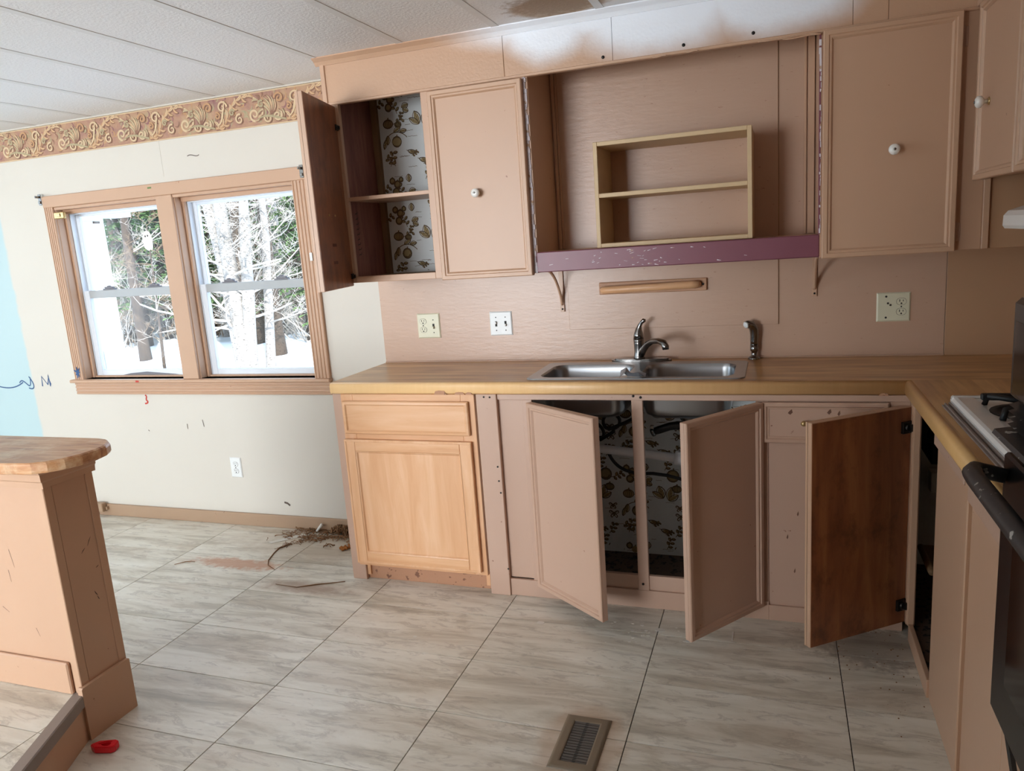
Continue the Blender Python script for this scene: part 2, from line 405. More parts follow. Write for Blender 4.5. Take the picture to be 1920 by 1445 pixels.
def slab_door(parent, hinge, w, z0, z1, rot, flip=False, mat='tan', mmat='tan_mould', back=None, th=.018, knob=None, name='door', local_hinges=None):
    """door in its own frame: hinge line at origin, front towards -y; flip = hinged on its right"""
    x0, x1 = (-w, 0) if flip else (0, w)
    org = ORG[parent.name]
    d = build(B(x0, x1, -th, 0, z0, z1), name, mat, parent, Vector((hinge[0], hinge[1], 0))-Vector((org.x, org.y, org.z)), rot, local=True)
    build(MB().frame(x0, x1, z0, z1, -th, DOORPROF), 'moulding', mmat, d, local=True)
    if back: build(B(x0+.002, x1-.002, 0, .0015, z0+.002, z1-.002), 'back_panel', back, d, local=True)
    if knob: make_knob(d, knob, -th)
    return d
def make_knob(d, p, y):
    k = build(MB().lathe([(.006, 0), (.006, .014), (.009, .015), (.0165, .021), (.018, .027), (.0165, .033), (.011, .037), (.006, .038)], (p[0], y, p[1]), 'y', 20), 'knob', 'porcelain', d, local=True)
    build(MB().lathe([(.0045, .037), (.0045, .040), (.002, .041)], (p[0], y, p[1]), 'y', 10), 'screw', 'chrome', d, local=True)
    build(MB().lathe([(.011, 0), (.011, .003), (.006, .005)], (p[0], y, p[1]), 'y', 14), 'knob_plate', 'brass', d, local=True)
    return k
def cup_hinge(d, x, z, s=1, sc=1):
    b = MB().box(x-.02, x+.022, .001, .012, z-.02, z+.02).box(x+(-.02 if s < 0 else .005), x+(.002 if s < 0 else .03), .004, .026, z-.012, z+.012)
    b.lathe([(.014, 0), (.014, -.016), (.010, -.018)], (x, .001, z), 'y', 12)
    if sc != 1: b.xf(lambda p, q, r: (x+(p-x)*sc, q*sc, z+(r-z)*sc))
    build(b, 'hinge', 'hingemetal', d, local=True)

# ------------------------------------------------------------------ room shell
ZC = 2.246; XR = .93; XL = -7.5; YR = -9.0
fl = struct('floor')
build(B(XL, XR, YR, .0, -.06, -.006, b=0), 'subfloor', 'dark', fl)
TX, TY, TW, TH = -.4162, -.3877, .6096, .3048
tilem = None
gap = .0015
for i in range(-12, 4):
    for j in range(-2, 8):
        x0, x1 = TX+TW*(i-1)+gap, TX+TW*i-gap; y1, y0 = TY-TH*(j-1)-gap, TY-TH*j+gap
        if y0 > 0 or x0 > .92: continue
        cx0, cx1, cy0, cy1 = max(x0, XL), min(x1, .92), y0, min(y1, -.001)
        if cy1-cy0 < .01 or cx1-cx0 < .01: continue
        full = (cx0, cx1, cy0, cy1) == (x0, x1, y0, y1)
        if full and tilem: o = share(tilem, fl, ((x0+x1)/2, (y0+y1)/2, 0)); o.name = 'tile'
        else:
            hx, hy = (cx1-cx0)/2, (cy1-cy0)/2
            o = build(B(-hx, hx, -hy, hy, -.006, 0, b=.0006), 'tile', 'tile', fl, ((cx0+cx1)/2, (cy0+cy1)/2, 0), local=True)
            if full: tilem = o
build(B(XL, XR, YR, TY-TH*7, -.006, -.0005, b=0), 'floor_covering', 'tile', fl)

# raised floor in the front left, its edge running diagonally
rf = struct('floor_raised')
H = .15; ex, ey = -2.055, -1.668; dx, dy = .411, -.911
def ept(t): return (ex+dx*t, ey+dy*t)
e1 = ept(5.0)
build(MB().prism([(XL, -1.68), (ex, -1.68), e1, (XL, e1[1])], .0, H-.004, 'z'), 'riser', 'tan', rf)
for i in range(-9, 0):
    for j in range(0, 9):
        x0, x1 = -2.06+.04+TW*i+gap, -2.06+.04+TW*(i+1)-gap; y1, y0 = -1.69-TH*j+.13-gap, -1.69-TH*(j+1)+.13+gap
        y1 = min(y1, -1.681)
        poly = [(x0, y0), (x1, y0), (x1, y1), (x0, y1)]
        out = []                                   # clip against the diagonal edge
        for k in range(4):
            a, b = poly[k], poly[(k+1) % 4]
            fb = (b[0]-ex+.012)*-dy + (b[1]-ey)*dx
            fa = (a[0]-ex+.012)*-dy + (a[1]-ey)*dx
            if fa <= 0: out.append(a)
            if (fa <= 0) != (fb <= 0):
                q = fa/(fa-fb); out.append((a[0]+(b[0]-a[0])*q, a[1]+(b[1]-a[1])*q))
        if len(out) < 3: continue
        cx = sum(p[0] for p in out)/len(out); cy = sum(p[1] for p in out)/len(out)
        build(MB().prism([(p[0]-cx, p[1]-cy) for p in out], -.004, 0, 'z'), 'tile', 'tile', rf, (cx, cy, H), local=True)
# extra tiles right of the first column, up to the edge
for i in range(0, 3):
    for j in range(0, 9):
        x0, x1 = -2.02+TW*i+gap, -2.02+TW*(i+1)-gap; y1, y0 = -1.56-TH*j-gap, -1.56-TH*(j+1)+gap; y1 = min(y1, -1.681)
        poly = [(x0, y0), (x1, y0), (x1, y1), (x0, y1)]; out = []
        for k in range(4):
            a, b = poly[k], poly[(k+1) % 4]
            fa = (a[0]-ex+.012)*-dy + (a[1]-ey)*dx; fb = (b[0]-ex+.012)*-dy + (b[1]-ey)*dx
            if fa <= 0: out.append(a)
            if (fa <= 0) != (fb <= 0):
                q = fa/(fa-fb); out.append((a[0]+(b[0]-a[0])*q, a[1]+(b[1]-a[1])*q))
        if len(out) < 3: continue
        cx = sum(p[0] for p in out)/len(out); cy = sum(p[1] for p in out)/len(out)
        build(MB().prism([(p[0]-cx, p[1]-cy) for p in out], -.004, 0, 'z'), 'tile', 'tile', rf, (cx, cy, H), local=True)
ns = MB().prism([(-.034, .150), (-.034, .154), (.000, .155), (.004, .152), (.0045, .118), (.002, .117), (.0, .146)], 0.0, 5.0, 'x')
ang = math.atan2(dy, dx)
ns.xf(lambda x, y, z: (ex+dx*x-dy*y, ey+dy*x+dx*y, z))
build(ns, 'edge_nosing', 'greystrip', rf)

wbk = struct('wall_back')
OX = (-3.79, -3.065, -2.955, -2.22); OZ = (.832, 1.795)
w = MB()
w.box(XL-.1, OX[0], 0, .14, 0, ZC, b=0).box(OX[3], XR+.1, 0, .14, 0, ZC, b=0).box(OX[0], OX[3], 0, .14, 0, OZ[0], b=0).box(OX[0], OX[3], 0, .14, OZ[1], ZC, b=0).box(OX[1], OX[2], 0, .14, OZ[0], OZ[1], b=0)
build(w, 'plaster_face', 'cream', wbk)
build(B(-1.808, .600, -.004, 0, .85, ZC-.01, b=.001), 'wall_panel', 'wallpink', wbk)
build(B(.602, XR, -.004, 0, .85, ZC-.01, b=.001), 'wall_panel', 'wallbrown', wbk)
build(B(-.868, .006, -.0095, -.004, 1.043, 2.2, b=.002), 'backing_panel', 'wallpink', wbk)
build(B(.006, .0085, -.0055, -.004, 1.043, 2.2, b=0), 'panel_joint', 'cleat', wbk)
for x0, x1, dd in ((-.892, -.880, .014), (-.878, -.868, .010), (.098, .108, .012), (.112, .136, .018)):
    build(B(x0, x1, -dd, -.004, 1.397, 2.2), 'corner_trim', 'tan', wbk)
# printed border below the ceiling
bd = build(B(XL, -1.79, -.0012, 0, 2.078, 2.238, b=0), 'wallpaper_border', 'border', wbk)
rnd = random.Random(5)
def spiral(cx, cy, r, turns, a0, s=1, n=18):
    return [(cx+r*(1-.82*k/n)*math.cos(a0+s*turns*2*math.pi*k/n), cy+r*(1-.82*k/n)*math.sin(a0+s*turns*2*math.pi*k/n)) for k in range(n+1)]
def bez(p0, p1, p2, p3, n=14):
    return [tuple((1-t)**3*a+3*(1-t)**2*t*b+3*(1-t)*t*t*c+t**3*d for a, b, c, d in zip(p0, p1, p2, p3)) for t in [k/n for k in range(n+1)]]
def taper(n, w0, w1, wm=None):
    wm = wm or max(w0, w1); return [w0+(wm-w0)*min(1, 2*k/n) if k < n/2 else wm+(w1-wm)*(2*k/n-1) for k in range(n+1)]
def border_period(mb, ox):
    lay = [0]
    def st(pts, ws, c):
        lay[0] += 1; yy = -.0014-.00002*lay[0]
        mb.cur = c; mb.ribbon([(ox+p[0], 2.078+p[1]) for p in pts], ws, lambda u, v_: (u, yy, v_))
    for _ in range(46):                               # mottled ground foliage
        x, y = rnd.uniform(0, .42), rnd.uniform(.012, .15); a = rnd.uniform(-.8, 1.6)
        q = bez((x, y), (x+.02*math.cos(a), y+.02*math.sin(a)), (x+.03*math.cos(a+.5), y+.03*math.sin(a+.5)), (x+.035*math.cos(a+1.2), y+.035*math.sin(a+1.2)), 7)
        st([(u, min(.156, max(.004, v_))) for u, v_ in q], taper(7, .002, .002, .010), rnd.choice((2, 4, 1, 3)))
    def leafy(p, a, L, wd, c):
        e = (p[0]+L*math.cos(a+.35), p[1]+L*math.sin(a+.35))
        q = bez(p, (p[0]+L*.4*math.cos(a-.3), p[1]+L*.4*math.sin(a-.3)), (p[0]+L*.8*math.cos(a), p[1]+L*.8*math.sin(a)), e, 9)
        q = [(u, min(.156, max(.005, v_))) for u, v_ in q]
        st([(u+.003, max(.003, v_-.004)) for u, v_ in q], taper(9, .005, .003, wd*1.25), 2); st(q, taper(9, .004, .004, wd), c); st(q, taper(9, .001, .001, wd*.25), 1 if c == 0 else 0)
    main = bez((.0, .018), (.10, .015), (.08, .150), (.20, .146)); st([(p[0]+.004, p[1]-.007) for p in main], taper(14, .014, .008, .030), 2); st(main, taper(14, .012, .006, .024), 1); st(main, taper(14, .002, .002, .005), 0)
    hook = bez((.20, .146), (.30, .138), (.315, .03), (.245, .028)); st([(p[0]+.004, p[1]-.004) for p in hook], taper(14, .008, .006, .016), 2); st(hook, taper(14, .006, .006, .013), 0)
    st(spiral(.240, .056, .030, 1.25, -1.5, -1), taper(18, .011, .006, .010), 0)
    for k in range(7):
        p = main[min(14, 2*k+1)]; leafy(p, 1.9-.30*k, .040+.004*(k % 3), .015, 0); leafy(p, -.35-.12*k, .036, .013, 1)
    for k in range(5): p = hook[2+2*k]; leafy(p, 2.6+.25*k, .030, .011, 3 if k % 2 else 0)
    for k in range(6): leafy((.330, .050), .75+.27*k, .085-.006*abs(k-2), .012, 3 if k % 2 else 0)
    for k in range(4): leafy((.40, .020), 1.2+.42*k, .045, .012, 3)
    for cx, cy, r, a0, sg, c in ((.318, .034, .023, 2.5, 1, 0), (.372, .040, .027, .6, -1, 0), (.055, .112, .030, 0, 1, 0), (.388, .118, .026, 3.1, -1, 1), (.150, .045, .025, 1.2, 1, 0), (.110, .080, .016, .3, 1, 3), (.02, .075, .018, 2, -1, 1), (.285, .100, .018, 1, 1, 3)):
        pr = spiral(cx, cy, r, 1.25, a0, sg); st([(u+.003, max(.003, v_-.004)) for u, v_ in pr], taper(18, .010, .006, .011), 2); st(pr, taper(18, .009, .006, .008), c)
    st(bez((.25, .03), (.31, .06), (.36, .03), (.42, .018)), taper(14, .004, .008, .011), 3); st(bez((.02, .03), (.06, .05), (.05, .09), (.075, .140)), taper(14, .006, .005, .012), 0)
pb = MB()
for k in range(8): border_period(pb, -5.15+.42*k)
for zz in (2.0785, 2.232):
    pb.cur = 0; pb.box(XL, -1.79, -.0026, -.001, zz, zz+.005, b=0)
build(pb, 'scroll_print', ['scroll', 'scroll2', 'scroll3', 'scroll4', 'scroll5'], bd, kind='flat')
bd.children[0]['kind'] = 'stuff'
# marks on the wall
def marks(name, mat, strokes, w):
    mb = MB()
    for k, s_ in enumerate(strokes): mb.ribbon(s_, w, lambda u, v_: (u, -.0010-.0001*k, v_))
    return build(mb, name, mat, wbk)
marks('blue_scribble', 'bluemark', [bez((-4.55, .800), (-4.45, .770), (-4.37, .775), (-4.30, .815)), bez((-4.33, .81), (-4.29, .87), (-4.24, .72), (-4.235, .845)), bez((-4.245, .85), (-4.20, .80), (-4.21, .76), (-4.26, .78))], .007)
marks('blue_scribble', 'bluemark', [[(-4.145, .79), (-4.14, .85), (-4.10, .80), (-4.085, .86), (-4.08, .79)], [(-4.10, .80), (-4.085, .84), (-4.075, .80)]], .009)
marks('red_scribble', 'redmark', [bez((-3.368, .738), (-3.345, .73), (-3.375, .715), (-3.36, .705), 8), bez((-3.36, .705), (-3.345, .70), (-3.365, .685), (-3.378, .69), 8)], .009)
marks('scuff', 'pencil', [bez((-2.83, 1.985), (-2.80, 2.0), (-2.78, 1.97), (-2.755, 1.985), 8)], .004)
marks('scuff', 'pencil', [[(-3.10, .575), (-3.10, .545)], [(-2.99, .60), (-2.985, .56)], [(-3.385, .535), (-3.378, .527)]], .004)
marks('scuff', 'pencil', [[(-2.52, .145), (-2.50, .14), (-2.485, .128)], [(-2.02, .30), (-2.012, .295)]], .011)
build(B(-3.0, -2.998, -.0008, 0, 1.9, 2.078, b=0), 'seam', 'cream', wbk)
for k, (u, v_) in enumerate(((-3.86, .875), )): pass

bb = struct('baseboard_back')
build(B(-3.86, -1.83, -.014, 0, 0, .072, b=.003), 'board', 'baseboard', bb)
build(B(XL, -3.862, -.014, 0, 0, .072, b=.003), 'board', 'baseboard', bb)

wr = struct('wall_right'); build(B(XR, XR+.1, YR, 0, 0, ZC, b=0), 'wall_panel', 'wallbrown', wr)
wl = struct('wall_left'); wm = MB()
wm.box(XL-.1, XL, YR, -4.5, 0, ZC, b=0).box(XL-.1, XL, -2.1, 0, 0, ZC, b=0).box(XL-.1, XL, -4.5, -2.1, 0, .65, b=0).box(XL-.1, XL, -4.5, -2.1, 2.05, ZC, b=0)
build(wm, 'plaster_face', 'cream', wl)
wq = struct('wall_rear'); wm = MB()
wm.box(XL, -5.55, YR-.1, YR, 0, ZC, b=0).box(-1.95, XR+.1, YR-.1, YR, 0, ZC, b=0).box(-5.55, -1.95, YR-.1, YR, 2.12, ZC, b=0).box(-5.55, -1.95, YR-.1, YR, 0, .2, b=0)
build(wm, 'plaster_face', 'cream', wq)
wn = struct('wall_light_blocker'); build(B(-1.45, XR, -3.75, -3.63, 0, ZC, b=0), 'wall_panel', 'wallbrown', wn)  # unseen wall added to keep daylight off the right side of the kitchen

ce = struct('ceiling')
build(MB().ribbon(bez((-1.83, -1.075), (-1.815, -1.085), (-1.81, -1.07), (-1.79, -1.085), 8), taper(8, .001, .001, .008), lambda u, v_: (u, v_, ZC-.0004)), 'scuff', 'pencil', ce)
build(B(XL-.1, XR+.1, YR-.1, .14, ZC+.012, ZC+.1, b=0), 'deck', 'ceilbatten', ce)
P0 = -.195
cpan = None
for k in range(-19, 4):
    a, b = P0+.403*(k-1), P0+.403*k
    b_, a_ = min(b, XR), max(a, XL)
    if b_-a_ < .02: continue
    if abs((b_-a_)-.403) < 1e-6 and cpan: share(cpan, ce, ((a_+b_)/2, 0, 0))
    else:
        h = (b_-a_)/2; o = build(B(-h, h, YR, 0, ZC, ZC+.012, b=0), 'ceiling_panel', 'ceiling', ce, ((a_+b_)/2, 0, 0), local=True)
        if abs(2*h-.403) < 1e-6: cpan = o
bt = None
for k in range(-18, 3):
    x = P0+.403*k
    if bt: share(bt, ce, (x, 0, 0))
    else: bt = build(B(-.016, .016, YR, -.001, ZC-.0022, ZC+.001, b=.0008), 'batten', 'ceilbatten', ce, (x, 0, 0), local=True)
build(B(XL, -1.79, -.012, 0, ZC-.008, ZC, b=.003), 'edge_strip', 'cream', ce)

# ------------------------------------------------------------------ windows
def window(n, x0, x1):
    o = struct('window_%d' % n, (x0, 0, OZ[0]))
    j = MB().box(x0-.004, x0+.003, -.001, .13, OZ[0], OZ[1]).box(x1-.003, x1+.004, -.001, .13, OZ[0], OZ[1]).box(x0, x1, -.001, .13, OZ[1]-.004, OZ[1]+.003)
    build(j, 'jamb', 'trim', o)
    st = MB().box(x0+.003, x0+.017, .045, .066, OZ[0], OZ[1]-.02).box(x1-.017, x1-.003, .045, .066, OZ[0], OZ[1]-.02).box(x0+.003, x1-.003, .04, .066, OZ[1]-.026, OZ[1]-.004).box(x0+.003, x1-.003, .05, .07, OZ[0], OZ[0]+.010)
    build(st, 'stop', 'trim', o)
    f = MB().box(x0+.003, x0+.022, .068, .13, OZ[0], OZ[1]-.004).box(x1-.022, x1-.003, .068, .13, OZ[0], OZ[1]-.004).box(x0+.003, x1-.003, .068, .13, OZ[1]-.030, OZ[1]-.004).box(x0+.003, x1-.003, .068, .13, OZ[0]-.002, OZ[0]+.006)
    build(f, 'vinyl_frame', 'vinyl', o)
    a, b = x0+.014, x1-.014
    def sash(name, z0, z1, y0, y1, sw, rb, rt, toprail):
        s_ = MB().box(a, a+sw, y0, y1, z0, z1, b=.003).box(b-sw, b, y0, y1, z0, z1, b=.003).box(a+sw, b-sw, y0, y1, z0, z0+rb, b=.003)
        s_.cur = 1 if toprail else 0
        s_.box(a+sw, b-sw, y0, y1, z1-rt, z1, b=.003)
        s_ = build(s_, name, ['vinyl', 'greyrail'], o)
        build(B(a+sw-.004, b-sw+.004, (y0+y1)/2-.002, (y0+y1)/2+.002, z0+rb-.004, z1-rt+.004, b=0), 'pane', 'glass', s_)
        return s_
    lo = sash('lower_sash', OZ[0]+.004, 1.334, .072, .100, .042, .036, .044, True)
    up = sash('upper_sash', 1.295, OZ[1]-.022, .102, .128, .034, .034, .022, False)
    for q in (.27, .74):
        x = a+(b-a)*q
        build(MB().box(x-.042, x+.042, .076, .098, 1.334, 1.342).box(x-.026, x+.034, .074, .09, 1.342, 1.352).lathe([(.012, 0), (.012, .006), (.004, .008)], (x, .085, 1.350), 'z', 10), 'latch', 'latch', lo)
    return o, lo, up
w1, lo1, up1 = window(1, OX[0], OX[1]); w2, lo2, up2 = window(2, OX[2], OX[3])
build(MB().prism([(-3.60, .838), (-3.14, .838), (-3.2, .846), (-3.4, .860), (-3.52, .852)], .0695, .0718, 'y'), 'peeling_strip', 'latch', lo1)

tr1 = struct('trim_1', (-3.87, 0, .745))
def flute(mb, x0, x1, z0, z1, vert=True, n=4):
    """casing board with rounded flutes"""
    y = -.018; L = (x1-x0) if vert else (z1-z0); prof = [(0, 0), (0, y+.004), (.004, y)]
    stp = (L-.012)/n
    for k in range(n):
        s0 = .006+stp*k; prof += [(s0+stp*.12, y), (s0+stp*.3, y+.004), (s0+stp*.55, y+.004), (s0+stp*.75, y-.002)]
    prof += [(L-.004, y), (L, y+.004), (L, 0)]
    if vert: mb.prism([(x0+p[0], p[1]) for p in prof], z0, z1, 'z')
    else: mb.prism([(p[1], z0+p[0]) for p in prof], x0, x1, 'x')
    return mb
build(B(-3.857, -2.132, -.020, 0, 1.806, 1.869, b=.003), 'head_casing', 'trim', tr1)
build(flute(MB(), -3.857, OX[0], .832, 1.806), 'side_casing', 'trim', tr1)
build(flute(MB(), OX[3], -2.130, .832, 1.806), 'side_casing', 'trim', tr1)
build(B(OX[1]+.002, OX[2]-.002, -.016, 0, .832, 1.806, b=.002), 'mullion', 'trim', tr1)
build(B(OX[0], OX[3], -.010, 0, 1.790, 1.806, b=.002), 'head_stop', 'trim', tr1)
build(B(-3.885, -2.125, -.034, .068, .814, .832, b=.004), 'stool', 'trim', tr1)
build(flute(MB(), -3.86, -2.13, .745, .814, False, 3), 'apron', 'trim', tr1)
def cbr(x, z, mat): build(MB().box(x-.011, x+.011, -.024, -.02, z-.03, z+.03).box(x-.004, x+.004, -.05, -.024, z+.008, z+.02).box(x-.008, x+.008, -.03, -.024, z-.022, z-.008), 'curtain_bracket', mat, tr1)
cbr(-3.866, 1.853, 'chrome'); cbr(-2.150, 1.845, 'chrome')
build(MB().box(-3.79, -3.715, -.018, .0, 1.742, 1.778, b=.004).box(-3.765, -3.74, -.022, -.018, 1.752, 1.770), 'shade_bracket', 'brass', tr1)
build(B(-2.162, -2.146, -.022, -.017, 1.42, 1.46), 'bracket_stub', 'white_plastic', tr1)
sp = MB()
for k in range(7):
    a = k*.9; sp.ribbon([(-3.822, .875), (-3.822+.03*math.cos(a)*(1 if k % 2 else .6), .875+.034*math.sin(a))], [.016, .004], lambda u, v_: (u, -.0205-.0001*k, v_))
build(sp, 'blue_splat', 'bluemark', tr1)
build(B(-3.345, -3.32, -.0215, -.0185, .766, .785, b=.001) if False else B(-3.385, -3.362, -.0345, -.0335, .818, .828, b=0), 'red_mark', 'redmark', tr1)
build(B(-3.10, -3.075, -.0206, -.0199, 1.846, 1.854, b=0), 'green_mark', 'needles', tr1)

# ------------------------------------------------------------------ soffit and crown
sf = struct('soffit', (-1.79, -.32, 2.063))
cuts = [-1.79, -.986, -.564, .238, .344, .612]
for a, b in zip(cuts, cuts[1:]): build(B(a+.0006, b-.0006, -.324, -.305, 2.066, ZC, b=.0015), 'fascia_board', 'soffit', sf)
build(B(-1.790, .615, -.3275, -.303, 2.058, 2.069, b=.002), 'lower_bead', 'tan_mould', sf)
build(B(-1.796, -1.775, -.330, 0, 2.058, ZC, b=.002), 'end_board', 'tan', sf)
build(B(.594, .612, -2.3, -.324, 2.066, ZC, b=.0015), 'fascia_board', 'tan', sf)
pl = MB()
for x0, L, z in ((-.06, .19, 2.060), (.02, .12, 2.056), (-.42, .05, 2.060), (-.30, .04, 2.061)):
    pl.tube(bez((x0, -.326, z), (x0+L*.3, -.332, z-.008), (x0+L*.7, -.33, z+.004), (x0+L, -.334, z-.003)), .0028, 6)
build(pl, 'peeling_paint', 'tan_mould', sf, kind='stuff')
for x, z in ((-.60, 2.085), (-.31, 2.085), (-.075, 2.09)):
    build(MB().lathe([(.006, 0), (.006, .002), (.002, .003)], (x, -.324, z), 'y', 10), 'screw', 'hingemetal', sf)
cr = struct('trim_2', (-1.79, -.32, ZC))
CP = [(-.324, ZC-.030), (-.328, ZC-.030), (-.332, ZC-.024), (-.338, ZC-.016), (-.350, ZC-.008), (-.356, ZC-.004), (-.356, ZC), (-.324, ZC)]
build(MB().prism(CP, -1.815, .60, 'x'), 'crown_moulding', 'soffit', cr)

# ------------------------------------------------------------------ shelf-paper print
def toile(mb, x0, x1, z0, z1, yp, seed, px=.30, pz=.37):
    """botanical line print, as flat strokes just in front of the paper at y = yp"""
    rd = random.Random(seed); lay = [0]
    def st(pts, ws, c=0):
        if any(not (x0 < p[0] < x1 and z0 < p[1] < z1) for p in pts): return
        lay[0] = (lay[0]+1) % 40; yy = yp-.0006-.00001*lay[0]; mb.cur = c
        mb.ribbon(pts, [q*1.4 for q in ws] if isinstance(ws, list) else ws*1.4, lambda u, v_: (u, yy, v_))
    def ell(cx, cz, a, b, r=0, n=14): return [(cx+a*math.cos(2*math.pi*k/n)*math.cos(r)-b*math.sin(2*math.pi*k/n)*math.sin(r), cz+a*math.cos(2*math.pi*k/n)*math.sin(r)+b*math.sin(2*math.pi*k/n)*math.cos(r)) for k in range(n+1)]
    def leaf(x, z, L, a, wd=.35):
        e = (x+L*math.cos(a), z+L*math.sin(a))
        st([(x+L*q/6*math.cos(a), z+L*q/6*math.sin(a)) for q in range(7)], [max(.001, L*wd*1.0/1.4*math.sin(math.pi*min(.98, q/6+.02))) for q in range(7)], 2)
        nx, nz = -math.sin(a)*L*wd, math.cos(a)*L*wd
        st(bez((x, z), (x+.3*L*math.cos(a)+nx, z+.3*L*math.sin(a)+nz), (x+.7*L*math.cos(a)+nx, z+.7*L*math.sin(a)+nz), e, 8), .0020)
        st(bez((x, z), (x+.3*L*math.cos(a)-nx, z+.3*L*math.sin(a)-nz), (x+.7*L*math.cos(a)-nx, z+.7*L*math.sin(a)-nz), e, 8), .0028, 1)
        st([(x, z), e], .0012)
        for k in range(1, 4): q = k/4; st([(x+q*L*math.cos(a), z+q*L*math.sin(a)), (x+(q+.14)*L*math.cos(a)-nx*.55, z+(q+.14)*L*math.sin(a)-nz*.55)], .0012)
    def fill(x, z, a, b, c=2): st([(x-a+2*a*k/8, z) for k in range(9)], [2*b/1.4*math.sqrt(max(.02, 1-(2*k/8-1)**2)) for k in range(9)], c)
    def fruit(x, z, r):
        fill(x, z, r, r)
        st(ell(x, z, r, r*1.05), .0034, 1); st(ell(x, z, r*.78, r*.86), .0016)
        st(bez((x-r*.5, z-r*.6), (x-r*.2, z-r*.9), (x+r*.5, z-r*.8), (x+r*.6, z-r*.2), 8), .0045, 0)
        st([(x, z+r), (x+r*.2, z+r*1.4)], .003)
    def pumpkin(x, z, r):
        fill(x, z, r*1.1, r*.85)
        for k in (-.85, -.5, -.15, .2, .55, .9): st(bez((x+r*k*.3, z+r*.8), (x+r*k*1.5, z+r*.6), (x+r*k*1.5, z-r*.6), (x+r*k*.3, z-r*.85), 8), .0024, 1 if k > 0 else 0)
        st(ell(x, z, r*1.15, r*.9), .0028, 1); st([(x, z+r*.85), (x+r*.15, z+r*1.3)], .004)
    def sprig(x, z, s_, a):
        st(bez((x, z), (x+.3*s_*math.cos(a), z+.3*s_*math.sin(a)), (x+.7*s_*math.cos(a+.2), z+.7*s_*math.sin(a+.2)), (x+s_*math.cos(a+.3), z+s_*math.sin(a+.3))), .002)
        for k in range(5):
            q = .2+.17*k; b = a+.2*q; leaf(x+q*s_*math.cos(b), z+q*s_*math.sin(b), s_*.32, a+(1.1 if k % 2 else -1.0))
    def butterfly(x, z, s_):
        for sg in (-1, 1):
            st(bez((x, z), (x+sg*s_*.4, z+s_*.9), (x+sg*s_*1.2, z+s_*.8), (x+sg*s_*.9, z+s_*.25), 8), .003, 1); st(bez((x+sg*s_*.9, z+s_*.25), (x+sg*s_*.6, z), (x+sg*s_*.3, z), (x, z), 8), .002)
            st(bez((x, z), (x+sg*s_*.7, z-.1*s_), (x+sg*s_*.9, z-s_*.7), (x+sg*s_*.4, z-s_*.8), 8), .003, 1); st(bez((x+sg*s_*.4, z-s_*.8), (x+sg*s_*.2, z-s_*.5), (x+sg*s_*.1, z-s_*.2), (x, z), 8), .002)
            st([(x+sg*s_*.2, z+s_*.1), (x+sg*s_*.7, z+s_*.5)], .0016)
        st([(x, z-s_*.5), (x, z+s_*.4)], .004)
    def bird(x, z, s_):
        fill(x, z-.02*s_, s_*.8, s_*.35)
        st(bez((x-s_, z+s_*.3), (x-s_*.4, z+s_*.5), (x+s_*.3, z+s_*.4), (x+s_, z-s_*.2)), .003, 1); st(bez((x-s_, z+s_*.3), (x-s_*.6, z-s_*.5), (x+s_*.2, z-s_*.6), (x+s_, z-s_*.2)), .003, 1)
        for k in range(5): st([(x-s_*.3+.2*s_*k, z+s_*.25-.08*k*s_), (x-s_*.1+.2*s_*k, z-s_*.25)], .0022)
        st([(x-s_, z+s_*.3), (x-s_*1.3, z+s_*.42)], .002); sprig(x-s_*.2, z-s_*.7, s_*1.6, .3)
    def script(x, z, L):
        st([(x+L*k/9, z+rd.uniform(-.0016, .0016)) for k in range(10)], .0011)
    nx_, nz_ = int((x1-x0)/px)+2, int((z1-z0)/pz)+2
    for i in range(-1, nx_):
        for j in range(-1, nz_):
            ox, oz = x0+px*i+.012, z1-pz*(j+1)
            fruit(ox+.03, oz+.335, .013); fruit(ox+.055, oz+.318, .016); fruit(ox+.045, oz+.285, .016); fruit(ox+.075, oz+.338, .010)
            sprig(ox+.085, oz+.255, .065, 1.8); leaf(ox+.115, oz+.325, .035, 1.6, .5); leaf(ox+.11, oz+.28, .035, .3, .5); leaf(ox+.115, oz+.272, .03, -.4, .5)
            pumpkin(ox+.035, oz+.215, .021); sprig(ox+.06, oz+.212, .055, .2); pumpkin(ox+.085, oz+.208, .014); sprig(ox+.09, oz+.225, .04, .9)
            st(bez((ox+.02, oz+.15), (ox+.05, oz+.19), (ox+.10, oz+.18), (ox+.125, oz+.15)), .0025); leaf(ox+.03, oz+.165, .04, -1.7); leaf(ox+.06, oz+.178, .04, .5); leaf(ox+.09, oz+.178, .035, .1); leaf(ox+.02, oz+.15, .045, -1.9, .25)
            pumpkin(ox+.072, oz+.135, .020); fruit(ox+.072, oz+.135, .022)
            bird(ox+.145, oz+.085, .022); sprig(ox+.03, oz+.03, .07, 1.1); sprig(ox+.055, oz+.03, .06, 2.2); bird(ox+.20, oz+.045, .024)
            leaf(ox+.19, oz+.20, .06, 1.9, .42); leaf(ox+.19, oz+.20, .055, 2.6, .3); leaf(ox+.215, oz+.19, .065, 1.4, .35); leaf(ox+.215, oz+.19, .05, .6, .35)
            fruit(ox+.235, oz+.305, .026); sprig(ox+.20, oz+.33, .06, 1.0); sprig(ox+.26, oz+.29, .06, .2)
            butterfly(ox+.265, oz+.115, .022); butterfly(ox+.262, oz+.155, .018); pumpkin(ox+.25, oz+.245, .018); sprig(ox+.24, oz+.02, .06, .9)
            for k in range(16): script(ox+rd.uniform(0, .27), oz+rd.uniform(0, .36), rd.uniform(.02, .05))
    return mb

